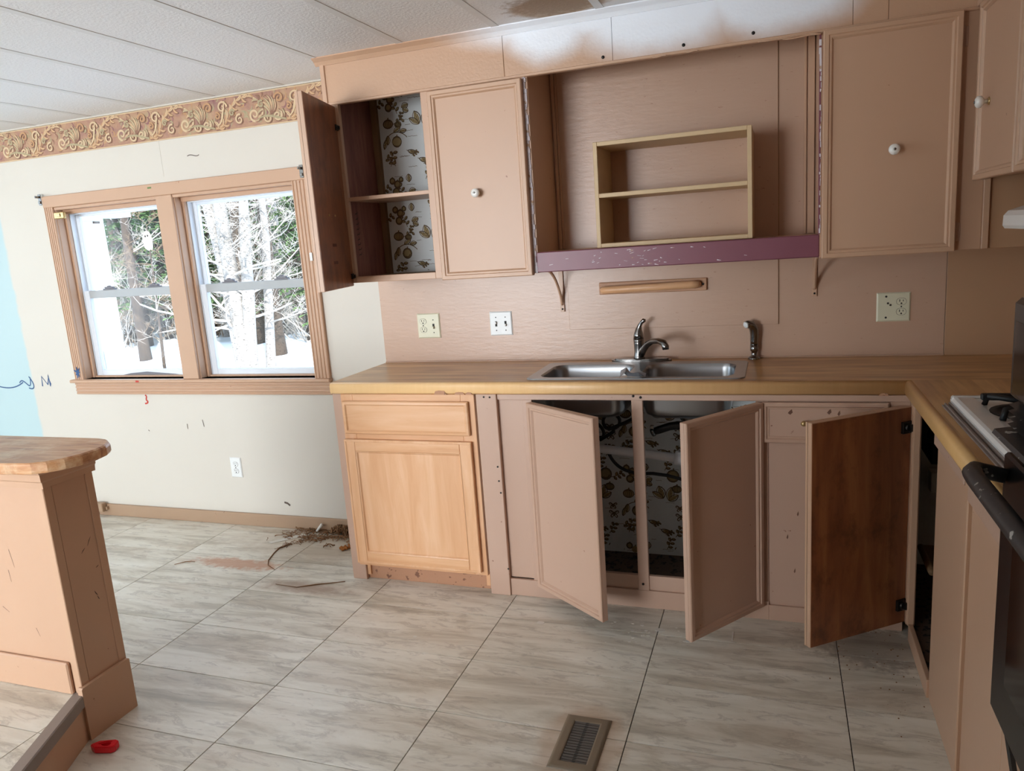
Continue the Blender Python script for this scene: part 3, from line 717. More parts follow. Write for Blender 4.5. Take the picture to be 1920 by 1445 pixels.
# ------------------------------------------------------------------ upper cabinets
YF = -.32
uc = thing('wall_cabinet', (-1.33, 0, 1.315), 'tan wall cabinet with one door hanging open showing patterned paper lining', 'cabinet')
ZB, ZT = 1.315, 2.062
build(B(-1.752, -1.736, YF+.02, -.004, ZB, 2.2), 'side_panel', 'mahog', uc)
build(B(-1.7535, -1.752, YF+.005, -.004, ZB, ZT, b=0), 'side_skin', 'tan', uc)
build(B(-.915, -.899, YF+.004, -.004, ZB, 2.2), 'side_panel', 'tan', uc)
build(B(-1.736, -.915, YF+.02, -.004, ZB+.006, ZB+.022), 'bottom', 'cleat', uc)
build(B(-1.736, -.915, YF+.02, -.004, 2.19, 2.205), 'top', 'dark', uc)
ln = build(B(-1.736, -.915, -.022, -.018, ZB+.022, 2.19, b=0), 'back_lining', 'toile', uc)
o = build(toile(MB(), -1.71, -1.30, 1.680, 2.16, -.022, 3), 'printed_motifs', ['inkbrown', 'inkdark', 'inktan'], ln, kind='flat'); o['kind'] = 'stuff'
o = build(toile(MB(), -1.71, -1.30, ZB+.024, 1.660, -.022, 4), 'printed_motifs', ['inkbrown', 'inkdark', 'inktan'], ln, kind='flat'); o['kind'] = 'stuff'
build(B(-1.736, -1.708, -.045, -.022, ZB+.022, 2.19), 'cleat', 'cleat', uc)
build(MB().box(-1.736, -.915, YF+.002, -.022, 1.662, 1.678), 'shelf', 'tan', uc)
build(B(-1.7545, -1.733, YF, YF+.02, ZB, ZT), 'stile', 'tan', uc)
build(B(-1.352, -1.300, YF, YF+.02, ZB, ZT), 'stile', 'tan', uc)
build(B(-.945, -.915, YF, YF+.02, ZB, ZT), 'stile', 'tan', uc)
build(B(-1.733, -1.352, YF, YF+.02, ZB, ZB+.027), 'rail', 'tan', uc)
build(B(-1.30, -.945, YF, YF+.02, ZB, ZB+.027), 'rail', 'tan', uc)
d = slab_door(uc, (-1.7495, YF-.001), .363, 1.303, 2.052, R(-77), back='ply')
for z in (1.345, 1.965): cup_hinge(d, .014, z, -1, .6)
for x, z, ww in ((.17, 1.475, .10), (.175, 1.405, .11)):
    build(B(x, x+ww*.45, .0015, .0019, z, z+.012, b=0), 'ink_stamp', 'stamp', d, local=True)
for x in (.15, .22): build(MB().lathe([(.004, 0), (.004, -.002), (.001, -.003)], (x, .0015, 1.60), 'y', 8), 'nail_head', 'brass', d, local=True)
d = slab_door(uc, (-1.311, YF), .395, 1.308, 2.052, 0, knob=(.183, 1.645))
for z in (1.37, 1.99): build(MB().tube([(-.004, -.008, z-.028), (-.004, -.008, z+.028)], .004, 8).box(-.016, -.004, -.004, 0, z-.028, z+.028), 'hinge', 'tan', d, local=True)
re_ = MB(); rd = random.Random(2)
zz = ZB
while zz < ZT:
    h = rd.uniform(.012, .03); x1 = -.9045+rd.uniform(-.003, .003); re_.box(-.9155, x1, YF-.0035+rd.uniform(0, .002), YF+.006, zz, min(zz+h, ZT), b=.001); zz += h
build(re_, 'torn_edge', 'rawedge', uc)
# scribbled name on the cabinet's inner side
sc_ = MB(); rd = random.Random(9)
for k in range(9):
    z = 1.43+.022*k; sc_.ribbon(bez((-.27, z), (-.262+rd.uniform(-.006, .006), z+.016), (-.255, z-.008), (-.247+rd.uniform(-.004, .004), z+.014), 8), .003, lambda u, v_: (-1.7355, u, v_))
build(sc_, 'pencil_scribble', 'slot', uc)

ps = thing('purple_shelf', (-.38, -.32, 1.317), 'long chipped purple shelf board across the recess above the sink', 'shelf')
build(B(-.9035, .1415, -.323, -.298, 1.317, 1.396, b=.003), 'apron', 'purple', ps)
build(B(-.899, .1365, -.298, -.012, 1.380, 1.395, b=.001), 'shelf_board', 'tan', ps)
ch = MB(); rd = random.Random(4)
for _ in range(38):
    x = rd.gauss(-.50, .10) if rd.random() < .75 else rd.uniform(-.87, .12); z = rd.uniform(1.325, 1.39); L = rd.uniform(.003, .016)
    ch.ribbon([(x, z), (x+L, z+rd.uniform(-.004, .004))], [rd.uniform(.001, .004), .001], lambda u, v_: (u, -.3234, v_))
build(ch, 'paint_chips', 'rawedge', ps, kind='stuff')

sr = thing('shelf_rack', (-.376, -.14, 1.397), 'small pale two-tier open shelf rack standing on the purple shelf', 'shelf rack')
ry0, ry1, rx0, rx1, rz0, rz1 = -.270, -.0125, -.667, -.084, 1.397, 1.797
build(B(rx0, rx0+.016, ry0, ry1, rz0, rz1), 'side_panel', ['rackwood'], sr); build(B(rx1-.016, rx1, ry0, ry1, rz0, rz1), 'side_panel', 'rackwood', sr)
for z in (rz0, 1.588, rz1-.016): build(B(rx0+.016, rx1-.016, ry0+.001, ry1, z, z+.016), 'shelf', 'rackwood', sr)

rc = thing('wall_cabinet', (.36, 0, 1.315), 'dark tan wall cabinet with closed door and white knob right of the recess', 'cabinet')
build(B(.1395, .1555, YF+.004, -.004, ZB, 2.2), 'side_panel', 'tan', rc)
build(B(.1555, .92, YF+.02, -.004, ZB+.004, ZB+.02), 'bottom', 'tan', rc)
build(B(.1555, .92, YF+.02, -.004, ZT-.01, ZT+.006), 'top', 'dark', rc)
build(B(.1395, .180, YF, YF+.02, ZB, ZT), 'stile', 'tan', rc)
build(B(.535, .636, YF, YF+.02, ZB, ZT), 'stile', 'tan', rc)
build(B(.636, .655, YF-.012, YF+.02, ZB, 1.56), 'corner_strip', 'tan_mould', rc)
build(B(.655, .92, YF, YF+.02, ZB, 2.04), 'filler_panel', 'wallbrown', rc)
build(B(.18, .535, YF, YF+.02, ZB, ZB+.03), 'rail', 'tan', rc)
d = slab_door(rc, (.556, YF), .408, 1.312, 2.060, 0, flip=True, knob=(-.190, 1.657))
for z in (1.375, 1.985): build(MB().tube([(.005, -.008, z-.03), (.005, -.008, z+.03)], .0045, 8).box(.005, .018, -.004, 0, z-.03, z+.03), 'hinge', 'tan_worn', d, local=True)
re_ = MB(); rd = random.Random(8); zz = 1.40
re_.cur = 1; re_.box(.1362, .1425, YF-.002, YF+.006, 1.396, ZT-.004, b=.001); re_.cur = 0
while zz < ZT-.02:
    h = rd.uniform(.006, .02) if zz < 1.93 else .02; ww = rd.uniform(.001, .0055) if zz < 1.93 else rd.uniform(.006, .009)
    if rd.random() < (.75 if zz < 1.93 else 1): x1 = .1435+rd.uniform(-.0005, .001); re_.box(x1-ww, x1, YF-.004, YF+.005, zz, min(zz+h, ZT-.005), b=.001)
    zz += h*rd.uniform(.8, 1.3)
build(re_, 'torn_edge', ['rawedge', 'purple'], rc)
build(B(.1375, .139, YF, YF+.03, ZB, 2.05, b=0), 'paint_line', 'purple', rc)

hc = thing('wall_cabinet', (.77, -.95, 1.535), 'short dark tan wall cabinet above the white range hood', 'cabinet')
build(B(.622, .92, -2.30, -.345, 1.545, 1.56), 'bottom', 'tan', hc)
build(B(.622, .92, -.352, -.338, 1.545, 2.06), 'side_panel', 'tan', hc)
build(B(.618, .640, -2.30, -.338, 1.545, 2.064), 'face_frame', 'tan', hc)
for k, (ya, yb) in enumerate(((-.388, -.829), (-.838, -1.30), (-1.31, -1.78))):
    d = build(B(0, abs(yb-ya), -.018, 0, 1.535, 2.062), 'door', 'tan', hc, Vector((.618, ya, 0))-ORG[hc.name], R(-90), local=True)
    build(MB().frame(0, abs(yb-ya), 1.535, 2.062, -.018, DOORPROF), 'moulding', 'tan_mould', d, local=True)
    if k == 0: make_knob(d, (.117, 1.760), -.018)
hd = thing('range_hood', (.74, -1.28, 1.39), 'white range hood tucked below the short cabinet at the frame edge', 'range hood')
build(MB().prism([(.560, 1.392), (.555, 1.400), (.556, 1.425), (.566, 1.437), (.70, 1.478), (.92, 1.478), (.92, 1.392)], -1.66, -.905, 'y'), 'canopy', 'enamel', hd)
build(B(.70, .92, -1.66, -.905, 1.478, 1.545, b=.002), 'housing', 'enamel', hd)
build(B(.60, .90, -1.60, -.95, 1.388, 1.392, b=0), 'filter_screen', 'steel', hd)

# ------------------------------------------------------------------ counter
CT = .906; CB = .858; CF = -.510; CXL = -1.808; RX = .397
ct = thing('countertop', (-.7, -.25, CB), 'L shaped butcher-block laminate worktop with pale rolled front edge', 'countertop')
HX0, HX1, HY0, HY1 = -.922, -.126, -.448, -.118
k_ = MB()
k_.box(CXL, HX0, CF+.022, -.002, CT-.03, CT, b=0).box(HX1, .92, CF+.022, -.002, CT-.03, CT, b=0).box(HX0, HX1, CF+.022, HY0, CT-.03, CT, b=0).box(HX0, HX1, HY1, -.002, CT-.03, CT, b=0)
build(k_, 'back_run', 'block_x', ct)
NOSE = [(CF+.022, CT), (CF+.012, CT-.0008), (CF+.005, CT-.004), (CF+.001, CT-.010), (CF, CT-.018), (CF, CB+.008), (CF+.003, CB+.002), (CF+.008, CB), (CF+.022, CB)]
build(MB().prism(NOSE, CXL, RX+.004, 'x', True), 'front_edge', 'nosing', ct)
build(B(RX+.022, .92, -1.615, CF+.0222, CT-.03, CT, b=0), 'side_run', 'block_y', ct)
build(MB().prism([(RX+(p[0]-CF), p[1]) for p in NOSE], -1.615, CF+.012, 'y', True), 'side_edge', 'nosing_y', ct)
for x, ww, h in ((-1.29, .055, .016), (-1.205, .045, .010), (-1.165, .03, .009), (.335, .03, .008)):
    chp = MB().prism([(x-ww/2, CB-.001), (x-ww/2+.006, CB+h*.8), (x-ww*.1, CB+h), (x+ww*.35, CB+h*.9), (x+ww/2, CB-.001)], CF-.0012, CF+.004, 'y')
    build(chp, 'chipped_spot', 'particle', ct)
build(B(-1.806, .60, -.014, -.004, CT, CT+.006, b=.002), 'caulk_bead', 'wallpink', ct)

# sink
def rrect(x0, x1, y0, y1, r, n=6):
    o = []
    for cx, cy, a0 in ((x1-r, y1-r, 0), (x0+r, y1-r, 90), (x0+r, y0+r, 180), (x1-r, y0+r, 270)):
        for k in range(n+1): a = R(a0+90*k/n); o.append((cx+r*math.cos(a), cy+r*math.sin(a)))
    return o
sk = thing('sink', (-.524, -.283, CT), 'double bowl stainless steel sink set into the wooden worktop', 'sink')
SX0, SX1, SY0, SY1 = -.938, -.110, -.462, -.098
bowls = ((-.898, -.548, -.430, -.150), (-.500, -.150, -.430, -.150))
bm = bmesh.new(); edges = []
def loop(pts, z):
    vs = [bm.verts.new((p[0], p[1], z)) for p in pts]; return vs, [bm.edges.new((vs[i], vs[(i+1) % len(vs)])) for i in range(len(vs))]
lv, le = loop(rrect(SX0, SX1, SY0, SY1, .03), CT+.005); edges += le
outs = []
for b_ in bowls: v2_, e2_ = loop(rrect(*b_, .055), CT+.004); edges += e2_; outs.append((b_, v2_))
bmesh.ops.triangle_fill(bm, use_beauty=True, use_dissolve=False, edges=edges)
vb, _ = loop(rrect(SX0-.002, SX1+.002, SY0-.002, SY1+.002, .031), CT+.0004)
for i in range(len(lv)): bm.faces.new((lv[i], lv[(i+1) % len(lv)], vb[(i+1) % len(lv)], vb[i]))
me = bpy.data.meshes.new('rim'); org = ORG[sk.name]
for v_ in bm.verts: v_.co -= org
bmesh.ops.recalc_face_normals(bm, faces=bm.faces[:]); bm.to_mesh(me); bm.free(); me.materials.append(M['steel'])
o = bpy.data.objects.new('rim', me); COL.objects.link(o); o.parent = sk
for b_ in bowls:
    mb = MB(); rings = [(0, 0, .055), (.003, -.006, .054), (.006, -.02, .052), (.012, -.13, .05), (.020, -.155, .05), (.040, -.170, .05), (.10, -.174, .035), (.135, -.176, .02)]
    pr = [[(p[0], p[1], CT+.004+dz) for p in rrect(b_[0]+i_, b_[1]-i_, b_[2]+i_, b_[3]-i_, r_)] for i_, dz, r_ in rings]
    n = len(pr[0]); vs = [p for q in pr for p in q]; fs = [(i*n+k, i*n+(k+1) % n, (i+1)*n+(k+1) % n, (i+1)*n+k) for i in range(len(pr)-1) for k in range(n)]
    fs.append(tuple((len(pr)-1)*n+k for k in range(n)))
    mb.add(vs, fs, True); bo = build(mb, 'bowl', 'steel', sk)
    cx, cy = (b_[0]+b_[1])/2, (b_[2]+b_[3])/2
    build(MB().lathe([(.045, .002), (.045, 0), (.040, -.012), (.030, -.03), (.022, -.05), (.022, -.10)], (cx, cy, CT-.172), 'z', 18), 'strainer', 'chrome', bo)

fc = thing('faucet', (-.552, -.075, CT), 'single lever chrome faucet on an oval base behind the sink', 'faucet')
zf = CT+.005
def oval(cx, cy, a, b, n=28): return [(cx+a*math.copysign(abs(math.cos(2*math.pi*k/n))**.8, math.cos(2*math.pi*k/n)), cy+b*math.sin(2*math.pi*k/n)) for k in range(n)]
build(MB().prism(oval(-.545, -.066, .128, .034), CT+.0004, CT+.009, 'z').prism(oval(-.545, -.066, .115, .026), CT+.009, CT+.014, 'z'), 'base_plate', 'chrome', fc)
build(MB().lathe([(.026, .012), (.022, .022), (.020, .045), (.021, .075), (.022, .083), (.0215, .086), (.0225, .09), (.0225, .100)], (-.553, -.07, CT), 'z', 18), 'body', 'chrome', fc)
hb = [(-.553, -.07, CT+.100), (-.553, -.07, CT+.118), (-.551, -.07, CT+.138), (-.546, -.072, CT+.155), (-.538, -.075, CT+.168), (-.527, -.078, CT+.177), (-.520, -.080, CT+.176)]
build(MB().tube(hb, [.0225, .020, .014, .009, .0075, .0095, .006], 12), 'lever', 'chrome', fc)
sp_ = [(-.545, -.078, CT+.03), (-.530, -.092, CT+.055), (-.510, -.112, CT+.080), (-.485, -.137, CT+.097), (-.455, -.165, CT+.102), (-.432, -.186, CT+.096), (-.424, -.194, CT+.082), (-.423, -.195, CT+.070)]
build(MB().tube(sp_, [.015, .0145, .013, .012, .012, .0135, .015, .013], 12), 'spout', 'chrome', fc)
sy = thing('sink_sprayer', (-.088, -.03, CT), 'chrome pull-out sprayer standing alone right of the sink', 'sprayer')
build(MB().lathe([(.026, 0), (.026, .004), (.018, .010), (.012, .014), (.012, .03), (.0165, .034), (.0165, .058)], (-.088, -.03, CT), 'z', 16), 'holder', 'chrome', sy)
build(MB().tube([(-.088, -.03, CT+.056), (-.088, -.031, CT+.075), (-.087, -.033, CT+.10), (-.089, -.038, CT+.125), (-.099, -.048, CT+.142), (-.112, -.058, CT+.146), (-.118, -.064, CT+.144)], [.015, .016, .017, .018, .017, .016, .015], 14), 'handle', 'chrome', sy)
build(MB().tube([(-.118, -.064, CT+.144), (-.121, -.067, CT+.143)], [.0145, .011], 14), 'nozzle', 'white_plastic', sy)
fo = MB(); rd = random.Random(3); gx, gy = 5, 3
vs = [(-.565+.025*i, -.452+.018*j, CT+.006+abs(rd.gauss(0, .019))) for j in range(gy) for i in range(gx)]
fo.add(vs, [(j*gx+i, j*gx+i+1, (j+1)*gx+i+1, (j+1)*gx+i) for j in range(gy-1) for i in range(gx-1)])
fo.add([(q[0], q[1], q[2]-.002) for q in vs], [(j*gx+i, (j+1)*gx+i, (j+1)*gx+i+1, j*gx+i+1) for j in range(gy-1) for i in range(gx-1)])
tag(build(fo, 'foil_scrap', 'foil'), 'crumpled scrap of foil on the divider between sink bowls', 'scrap')

# ------------------------------------------------------------------ wall plates, towel bar, brackets
def duplex(mb, x, z, w_=.017, h_=.0145, y=-.009):
    mb.cur = 1
    for dz in (.0195, -.0195):
        mb.cur = 2; mb.prism([(x+(w_+.0012)*math.cos(2*math.pi*k/16), z+dz+(h_+.0012)*max(-.86, min(.86, math.sin(2*math.pi*k/16)))) for k in range(16)], y+.001, y-.0004, 'y')
        mb.cur = 0; mb.prism([(x+w_*math.cos(2*math.pi*k/16), z+dz+h_*max(-.86, min(.86, math.sin(2*math.pi*k/16)))) for k in range(16)], y+.001, y-.0015, 'y')
        mb.cur = 1; mb.box(x-.0075, x-.0048, y-.0019, y-.0014, z+dz-.001, z+dz+.008, b=0).box(x+.0048, x+.0072, y-.0019, y-.0014, z+dz, z+dz+.007, b=0).prism([(x+.0034*math.cos(2*math.pi*k/10), z+dz-.007+.0032*math.sin(2*math.pi*k/10)) for k in range(10)], y-.0014, y-.0019, 'y')
    mb.cur = 1; mb.prism([(x+.003*math.cos(2*math.pi*k/8), z+.003*math.sin(2*math.pi*k/8)) for k in range(8)], y, y-.0012, 'y')
def toggle(mb, x, z, y=-.009, up=1):
    mb.cur = 1; mb.box(x-.0050, x+.0050, y-.0006, y+.001, z-.012, z+.012, b=0)
    mb.cur = 0; mb.box(x-.0040, x+.0040, y-.012, y, z+(.0005 if up > 0 else -.010), z+(.010 if up > 0 else -.0005), b=.001)
    mb.cur = 1
    for dz in (.03, -.03): mb.prism([(x+.0028*math.cos(2*math.pi*k/8), z+dz+.0028*math.sin(2*math.pi*k/8)) for k in range(8)], y+.0005, y-.0008, 'y')
def plate(name, x0, x1, z0, z1, mat, ybase, label, cat, fits):
    o = thing(name, ((x0+x1)/2, ybase, (z0+z1)/2), label, cat)
    y = ybase-.006
    build(MB().prism([(x0, z0), (x1, z0), (x1, z1), (x0, z1)], ybase, ybase-.002, 'y').frame(x0, x1, z0, z1, ybase-.002, [(0, 0), (.005, .004), (.006, .004)]).box(x0+.006, x1-.006, y, ybase, z0+.006, z1-.006, b=0), 'cover_plate', mat, o)
    for kind_, x, z, up in fits:
        mb = MB()
        if kind_ == 'receptacle': duplex(mb, x, z, y=y)
        elif kind_ == 'toggle_switch': toggle(mb, x, z, y, up)
        else: mb.cur = 1; mb.prism([(x+.0042*math.cos(2*math.pi*k/8), z+.0042*math.sin(2*math.pi*k/8)) for k in range(8)], y+.0005, y-.0009, 'y')
        build(mb, kind_, [mat, 'slot', 'pencil'], o)
    return o
plate('outlet_plate', -1.616, -1.499, 1.022, 1.139, 'almond', -.004, 'almond wall plate with outlet and switch near the worktop end', 'wall plate', [('receptacle', -1.585, 1.082, 1), ('toggle_switch', -1.532, 1.078, -1)])
plate('switch_plate', -1.246, -1.138, 1.026, 1.136, 'white_plastic', -.004, 'white double switch plate on the tan backsplash', 'wall plate', [('toggle_switch', -1.215, 1.080, 1), ('toggle_switch', -1.169, 1.080, -1)])
plate('outlet_plate', .364, .482, 1.041, 1.153, 'almond', -.004, 'almond wall plate with outlet beneath the closed dark tan cabinet', 'wall plate', [('receptacle', .450, 1.098, 1)]+[('screw_hole', dx_, dz, 1) for dx_, dz in ((.397, 1.138), (.397, 1.057), (.4035, 1.112), (.4125, 1.105))])
plate('outlet_plate', -2.842, -2.769, .276, .389, 'white_plastic', 0, 'white outlet plate low on the cream wall below the windows', 'wall plate', [('receptacle', -2.806, .332, 1)])
jb = thing('jack_box', (-3.825, -.02, .045), 'small tan painted jack box on the baseboard beside the peninsula', 'jack box')
build(B(-3.86, -3.79, -.050, -.014, .032, .085, b=.004), 'cover', 'baseboard', jb); build(B(-3.785, -3.775, -.03, -.014, .04, .06), 'clip', 'baseboard', jb)
build(MB().lathe([(.005, 0), (.005, .002), (.002, .003)], (-3.825, -.05, .058), 'y', 8), 'screw', 'hingemetal', jb)

tb = thing('towel_bar', (-.50, -.012, 1.218), 'wooden paper towel rail with a bar on a flat backplate', 'towel rail')
build(B(-.724, -.272, -.022, -.0095, 1.193, 1.245, b=.003), 'backplate', 'railback', tb)
build(MB().tube([(-.705, -.026, 1.214), (-.700, -.044, 1.214), (-.685, -.050, 1.214), (-.33, -.050, 1.221), (-.312, -.044, 1.221), (-.306, -.026, 1.221)], [.014, .0165, .016, .016, .0165, .014], 12), 'bar', 'maple_h', tb)
for x in (-.714, -.287): build(MB().lathe([(.005, 0), (.005, .002), (.002, .003)], (x, -.022, 1.22), 'y', 8), 'screw', 'hingemetal', tb)
def bracket(x, zt, zb, depth, label):
    o = thing('shelf_bracket', (x, 0, zb), label, 'bracket', None)
    build(B(x-.009, x+.009, -.0125, -.006, zb, zt, b=.001), 'wall_leg', 'tan', o)
    build(B(x-.009, x+.009, -depth, -.006, zt-.006, zt, b=.001), 'shelf_leg', 'tan', o)
    build(MB().tube(bez((x, -depth+.02, zt-.006), (x, -depth*.55, zt-.02), (x, -.03, zt-.10), (x, -.012, zb+.03)), .006, 8), 'brace', 'tan', o)
    build(MB().lathe([(.004, 0), (.004, .002), (.001, .003)], (x, -.0125, zb+.012), 'y', 8), 'screw', 'hingemetal', o)
bracket(-.895, 1.317, 1.125, .20, 'curved tan bracket under the left end of the purple shelf')
bracket(.140, 1.317, 1.150, .20, 'tan bracket under the right end of the purple shelf')

# ------------------------------------------------------------------ base cabinets
YB = -.4915
ep = thing('end_panel', (-1.80, -.25, 0), 'narrow tan end panel between the cream wall and maple cabinet', 'panel')
build(B(-1.812, -1.742, YB, -.46, 0, CB-.002, b=.002), 'stile', 'tan_base', ep); build(B(-1.812, -1.794, -.46, -.016, 0, CB-.002), 'side_board', 'tan_base', ep)
mc = thing('maple_cabinet', (-1.455, -.25, 0), 'light maple base cabinet with one drawer over one door', 'cabinet')
build(MB().box(-1.741, -1.725, -.48, -.02, .02, CB-.004, b=0).box(-1.165, -1.149, -.48, -.02, .02, CB-.004, b=0).box(-1.725, -1.165, -.48, -.02, .07, .085, b=0).box(-1.725, -1.165, -.03, -.02, .085, CB-.004, b=0), 'carcass', 'maple', mc)
build(MB().box(-1.763, -1.705, -.505, -.4925, .077, .857), 'stile', 'maple', mc); build(MB().box(-1.205, -1.146, -.505, -.48, .077, .857), 'stile', 'maple', mc)
for z0_, z1_ in ((.818, .857), (.65, .70), (.077, .12)): build(B(-1.705, -1.205, -.505, -.48, z0_, z1_), 'rail', 'maple_h', mc)
dw = build(B(-1.751, -1.170, -.518, -.5055, .686, .829, b=.003), 'drawer', 'maple_h', mc)
build(MB().frame(-1.751, -1.170, .686, .829, -.518, [(0, 0), (.004, .004), (.013, .005), (.017, .001), (.019, 0)]), 'edge_bead', 'maple_h', dw)
dr = build(B(-1.712, -1.215, -.515, -.5055, .14, .62, b=0), 'door', 'maple', mc)
build(MB().box(-1.760, -1.708, -.523, -.5055, .094, .662, b=.003), 'stile', 'maple', dr); build(MB().box(-1.220, -1.168, -.523, -.5055, .094, .662, b=.003), 'stile', 'maple', dr)
build(MB().box(-1.708, -1.220, -.523, -.5055, .610, .662, b=.002), 'rail', 'maple_h', dr); build(MB().box(-1.708, -1.220, -.523, -.5055, .094, .146, b=.002), 'rail', 'maple_h', dr)
build(MB().frame(-1.708, -1.220, .146, .610, -.515, [(0, .007), (.004, .006), (.007, .002), (.009, 0)]), 'panel_bead', 'maple', dr)
build(MB().frame(-1.760, -1.168, .094, .662, -.523, [(0, 0), (.003, .002), (.009, .002), (.011, 0)]), 'edge_bead', 'maple', dr)
build(B(-1.741, -1.136, -.470, -.455, 0, .078), 'toe_board', 'particle', mc)

sc = thing('sink_cabinet', (-.58, -.25, 0), 'tan sink base cabinet with both doors ajar and printed paper lining', 'cabinet')
build(B(-1.135, -1.048, -.512, -.485, 0, .859, b=.002), 'stile', 'tan_worn', sc)
build(B(-1.048, .425, -.503, -.480, .835, .857), 'top_rail', 'tan_base', sc)
build(B(-1.048, -.945, -.492, -.478, .077, .835), 'fixed_panel', 'tan_base', sc)
build(B(-.945, -.906, -.4985, -.478, .072, .835), 'stile', 'tan_base', sc)
build(B(-.906, -.072, -.494, -.478, .072, .132), 'bottom_rail', 'tan_base', sc)
build(B(-1.048, -.030, -.503, -.488, 0, .073), 'toe_board', 'tan_base', sc)
build(B(-.514, -.472, -.500, -.478, .070, .846), 'centre_stile', 'tan_base', sc)
build(B(-1.144, -1.13, -.48, -.02, .0, CB-.004, b=0), 'side_panel', 'toile', sc); build(B(-.05, -.036, -.48, -.02, .0, CB-.004, b=0), 'side_panel', 'toile', sc)
build(B(-1.13, -.05, -.478, -.02, .001, .012, b=0), 'floor_board', 'dirtfloor', sc)
ln = build(B(-1.13, -.05, -.022, -.016, .012, CB-.004, b=0), 'back_lining', 'toile', sc)
o = build(toile(MB(), -.98, -.12, .02, .82, -.022, 6), 'printed_motifs', ['inkbrown', 'inkdark', 'inktan'], ln, kind='flat'); o['kind'] = 'stuff'
d = slab_door(sc, (-.905, -.502), .395, .060, .828, R(-36), mat='tan_base', mmat='base_mould')
d = slab_door(sc, (-.068, -.502), .385, .060, .832, R(53), flip=True, mat='tan_base', mmat='base_mould')
for z in (.12, .76): build(MB().tube([(.004, -.012, z-.03), (.004, -.012, z+.03)], .0045, 8).box(.002, .012, -.006, 0, z-.032, z+.032), 'hinge', 'tan_base', d, local=True)
for x, z in ((-.505, .852), (-.478, .847), (-.495, .10)): build(MB().lathe([(.005, 0), (.005, .002), (.002, .003)], (x, -.503, z), 'y', 8), 'screw', 'hingemetal', sc)
hl = MB()
for x, z in ((-1.075, .847), (-1.10, .848), (-1.063, .56), (-1.062, .50), (-1.058, .45), (-1.05, .12)): hl.lathe([(.004, 0), (.004, .001), (.001, .0012)], (x, -.512, z), 'y', 8)
build(hl, 'nail_holes', 'slot', sc, kind='stuff')

pp = thing('drain_pipe', (-.56, -.22, .55), 'white plastic drain pipe crossing under the sink bowls', 'pipe')
build(MB().tube([(-.98, -.20, .583), (-.713, -.20, .555), (-.45, -.20, .530), (-.335, -.20, .517)], .019, 16), 'pipe', 'pvc', pp)
build(MB().tube([(-.398, -.20, .524), (-.36, -.20, .520)], [.030, .030], 12).tube([(-.34, -.20, .62), (-.325, -.20, .53), (-.30, -.20, .49)], .021, 14), 'coupling_nut', 'pvc', pp)
build(MB().tube([(-.325, -.29, CT-.27), (-.325, -.27, CT-.33), (-.325, -.21, .56)], [.022, .022, .021], 14), 'tailpiece', 'pvc', pp)
hs = thing('spray_hose', (-.75, -.15, .5), 'coiled black hoses hanging under the left sink bowl', 'hose')
c0 = [(-.667+.035*math.cos(a), -.15-.004*a, .664+.034*math.sin(a)) for a in [-1.9+k*.35 for k in range(20)]]
build(MB().tube([(-.86, -.14, .57), (-.79, -.145, .570), (-.72, -.15, .580), (-.68, -.15, .605)]+bez((-.665, -.15, .615), (-.655, -.15, .622), (-.66, -.15, .628), (-.678, -.145, .633), 4)+c0[:-1]+[(-.60, -.185, .668), (-.56, -.19, .690), (-.50, -.20, .78)], .0075, 8), 'coil', 'rubber', hs)
build(MB().tube(bez((-.76, -.13, .66), (-.71, -.13, .64), (-.70, -.13, .60), (-.715, -.13, .585))+[(-.78, -.13, .58)], .0075, 8), 'loop', 'rubber', hs)
build(MB().tube(bez((-.70, -.15, .56), (-.67, -.15, .44), (-.60, -.15, .43), (-.50, -.15, .436))+[(-.44, -.15, .430), (-.39, -.15, .418), (-.30, -.15, .39)], .0075, 8), 'supply_line', 'rubber', hs)
h2 = thing('rubber_connector', (-.42, -.18, .65), 'ribbed black rubber hose with metal clamps under the right bowl', 'hose')
cp_ = [(-.495, -.18, .625), (-.46, -.18, .638), (-.42, -.18, .652), (-.385, -.18, .658), (-.34, -.18, .655), (-.28, -.18, .64)]
build(MB().tube(cp_, [.015, .017, .017, .018, .018, .018], 12), 'sleeve', 'rubber', h2)
for k in range(9): pass
build(MB().tube([(-.492, -.18, .627), (-.482, -.18, .630)], .020, 12).box(-.496, -.482, -.20, -.188, .645, .66), 'clamp', 'chrome', h2); build(MB().tube([(-.352, -.18, .656), (-.340, -.18, .655)], .021, 12), 'clamp', 'chrome', h2)
build(MB().tube(bez((-.47, -.14, .76), (-.45, -.14, .70), (-.40, -.15, .69), (-.30, -.16, .69)), .008, 8), 'thin_hose', 'rubber', h2)

dc = thing('drawer_cabinet', (.17, -.25, 0), 'worn tan base cabinet with a chipped drawer beside the sink', 'cabinet')
build(B(-.072, -.030, -.498, -.478, .060, .835), 'stile', 'tan_base', dc)
build(B(-.030, .412, -.494, -.478, .058, .835), 'face_panel', 'tan_worn', dc)
dw = build(B(-.050, .352, -.508, -.4945, .686, .832, b=.002), 'drawer', 'tan_worn', dc)
build(MB().frame(-.050, .352, .686, .832, -.508, [(0, 0), (0, .004), (.004, .007), (.013, .007), (.018, .002), (.022, .002), (.024, 0)]), 'moulding', 'base_mould', dw)
build(MB().lathe([(.005, 0), (.004, .012), (.008, .016), (.010, .022), (.007, .028), (.003, .030)], (.086, -.509, .762), 'y', 14), 'knob', 'brass', dw)
build(B(-.030, .12, -.503, -.488, 0, .060), 'toe_board', 'tan_base', dc); build(MB().prism([(.30, 0), (.415, 0), (.415, .075), (.34, .055)], -.490, -.476, 'y'), 'broken_toe_piece', 'tan_base', dc)
cd = MB()
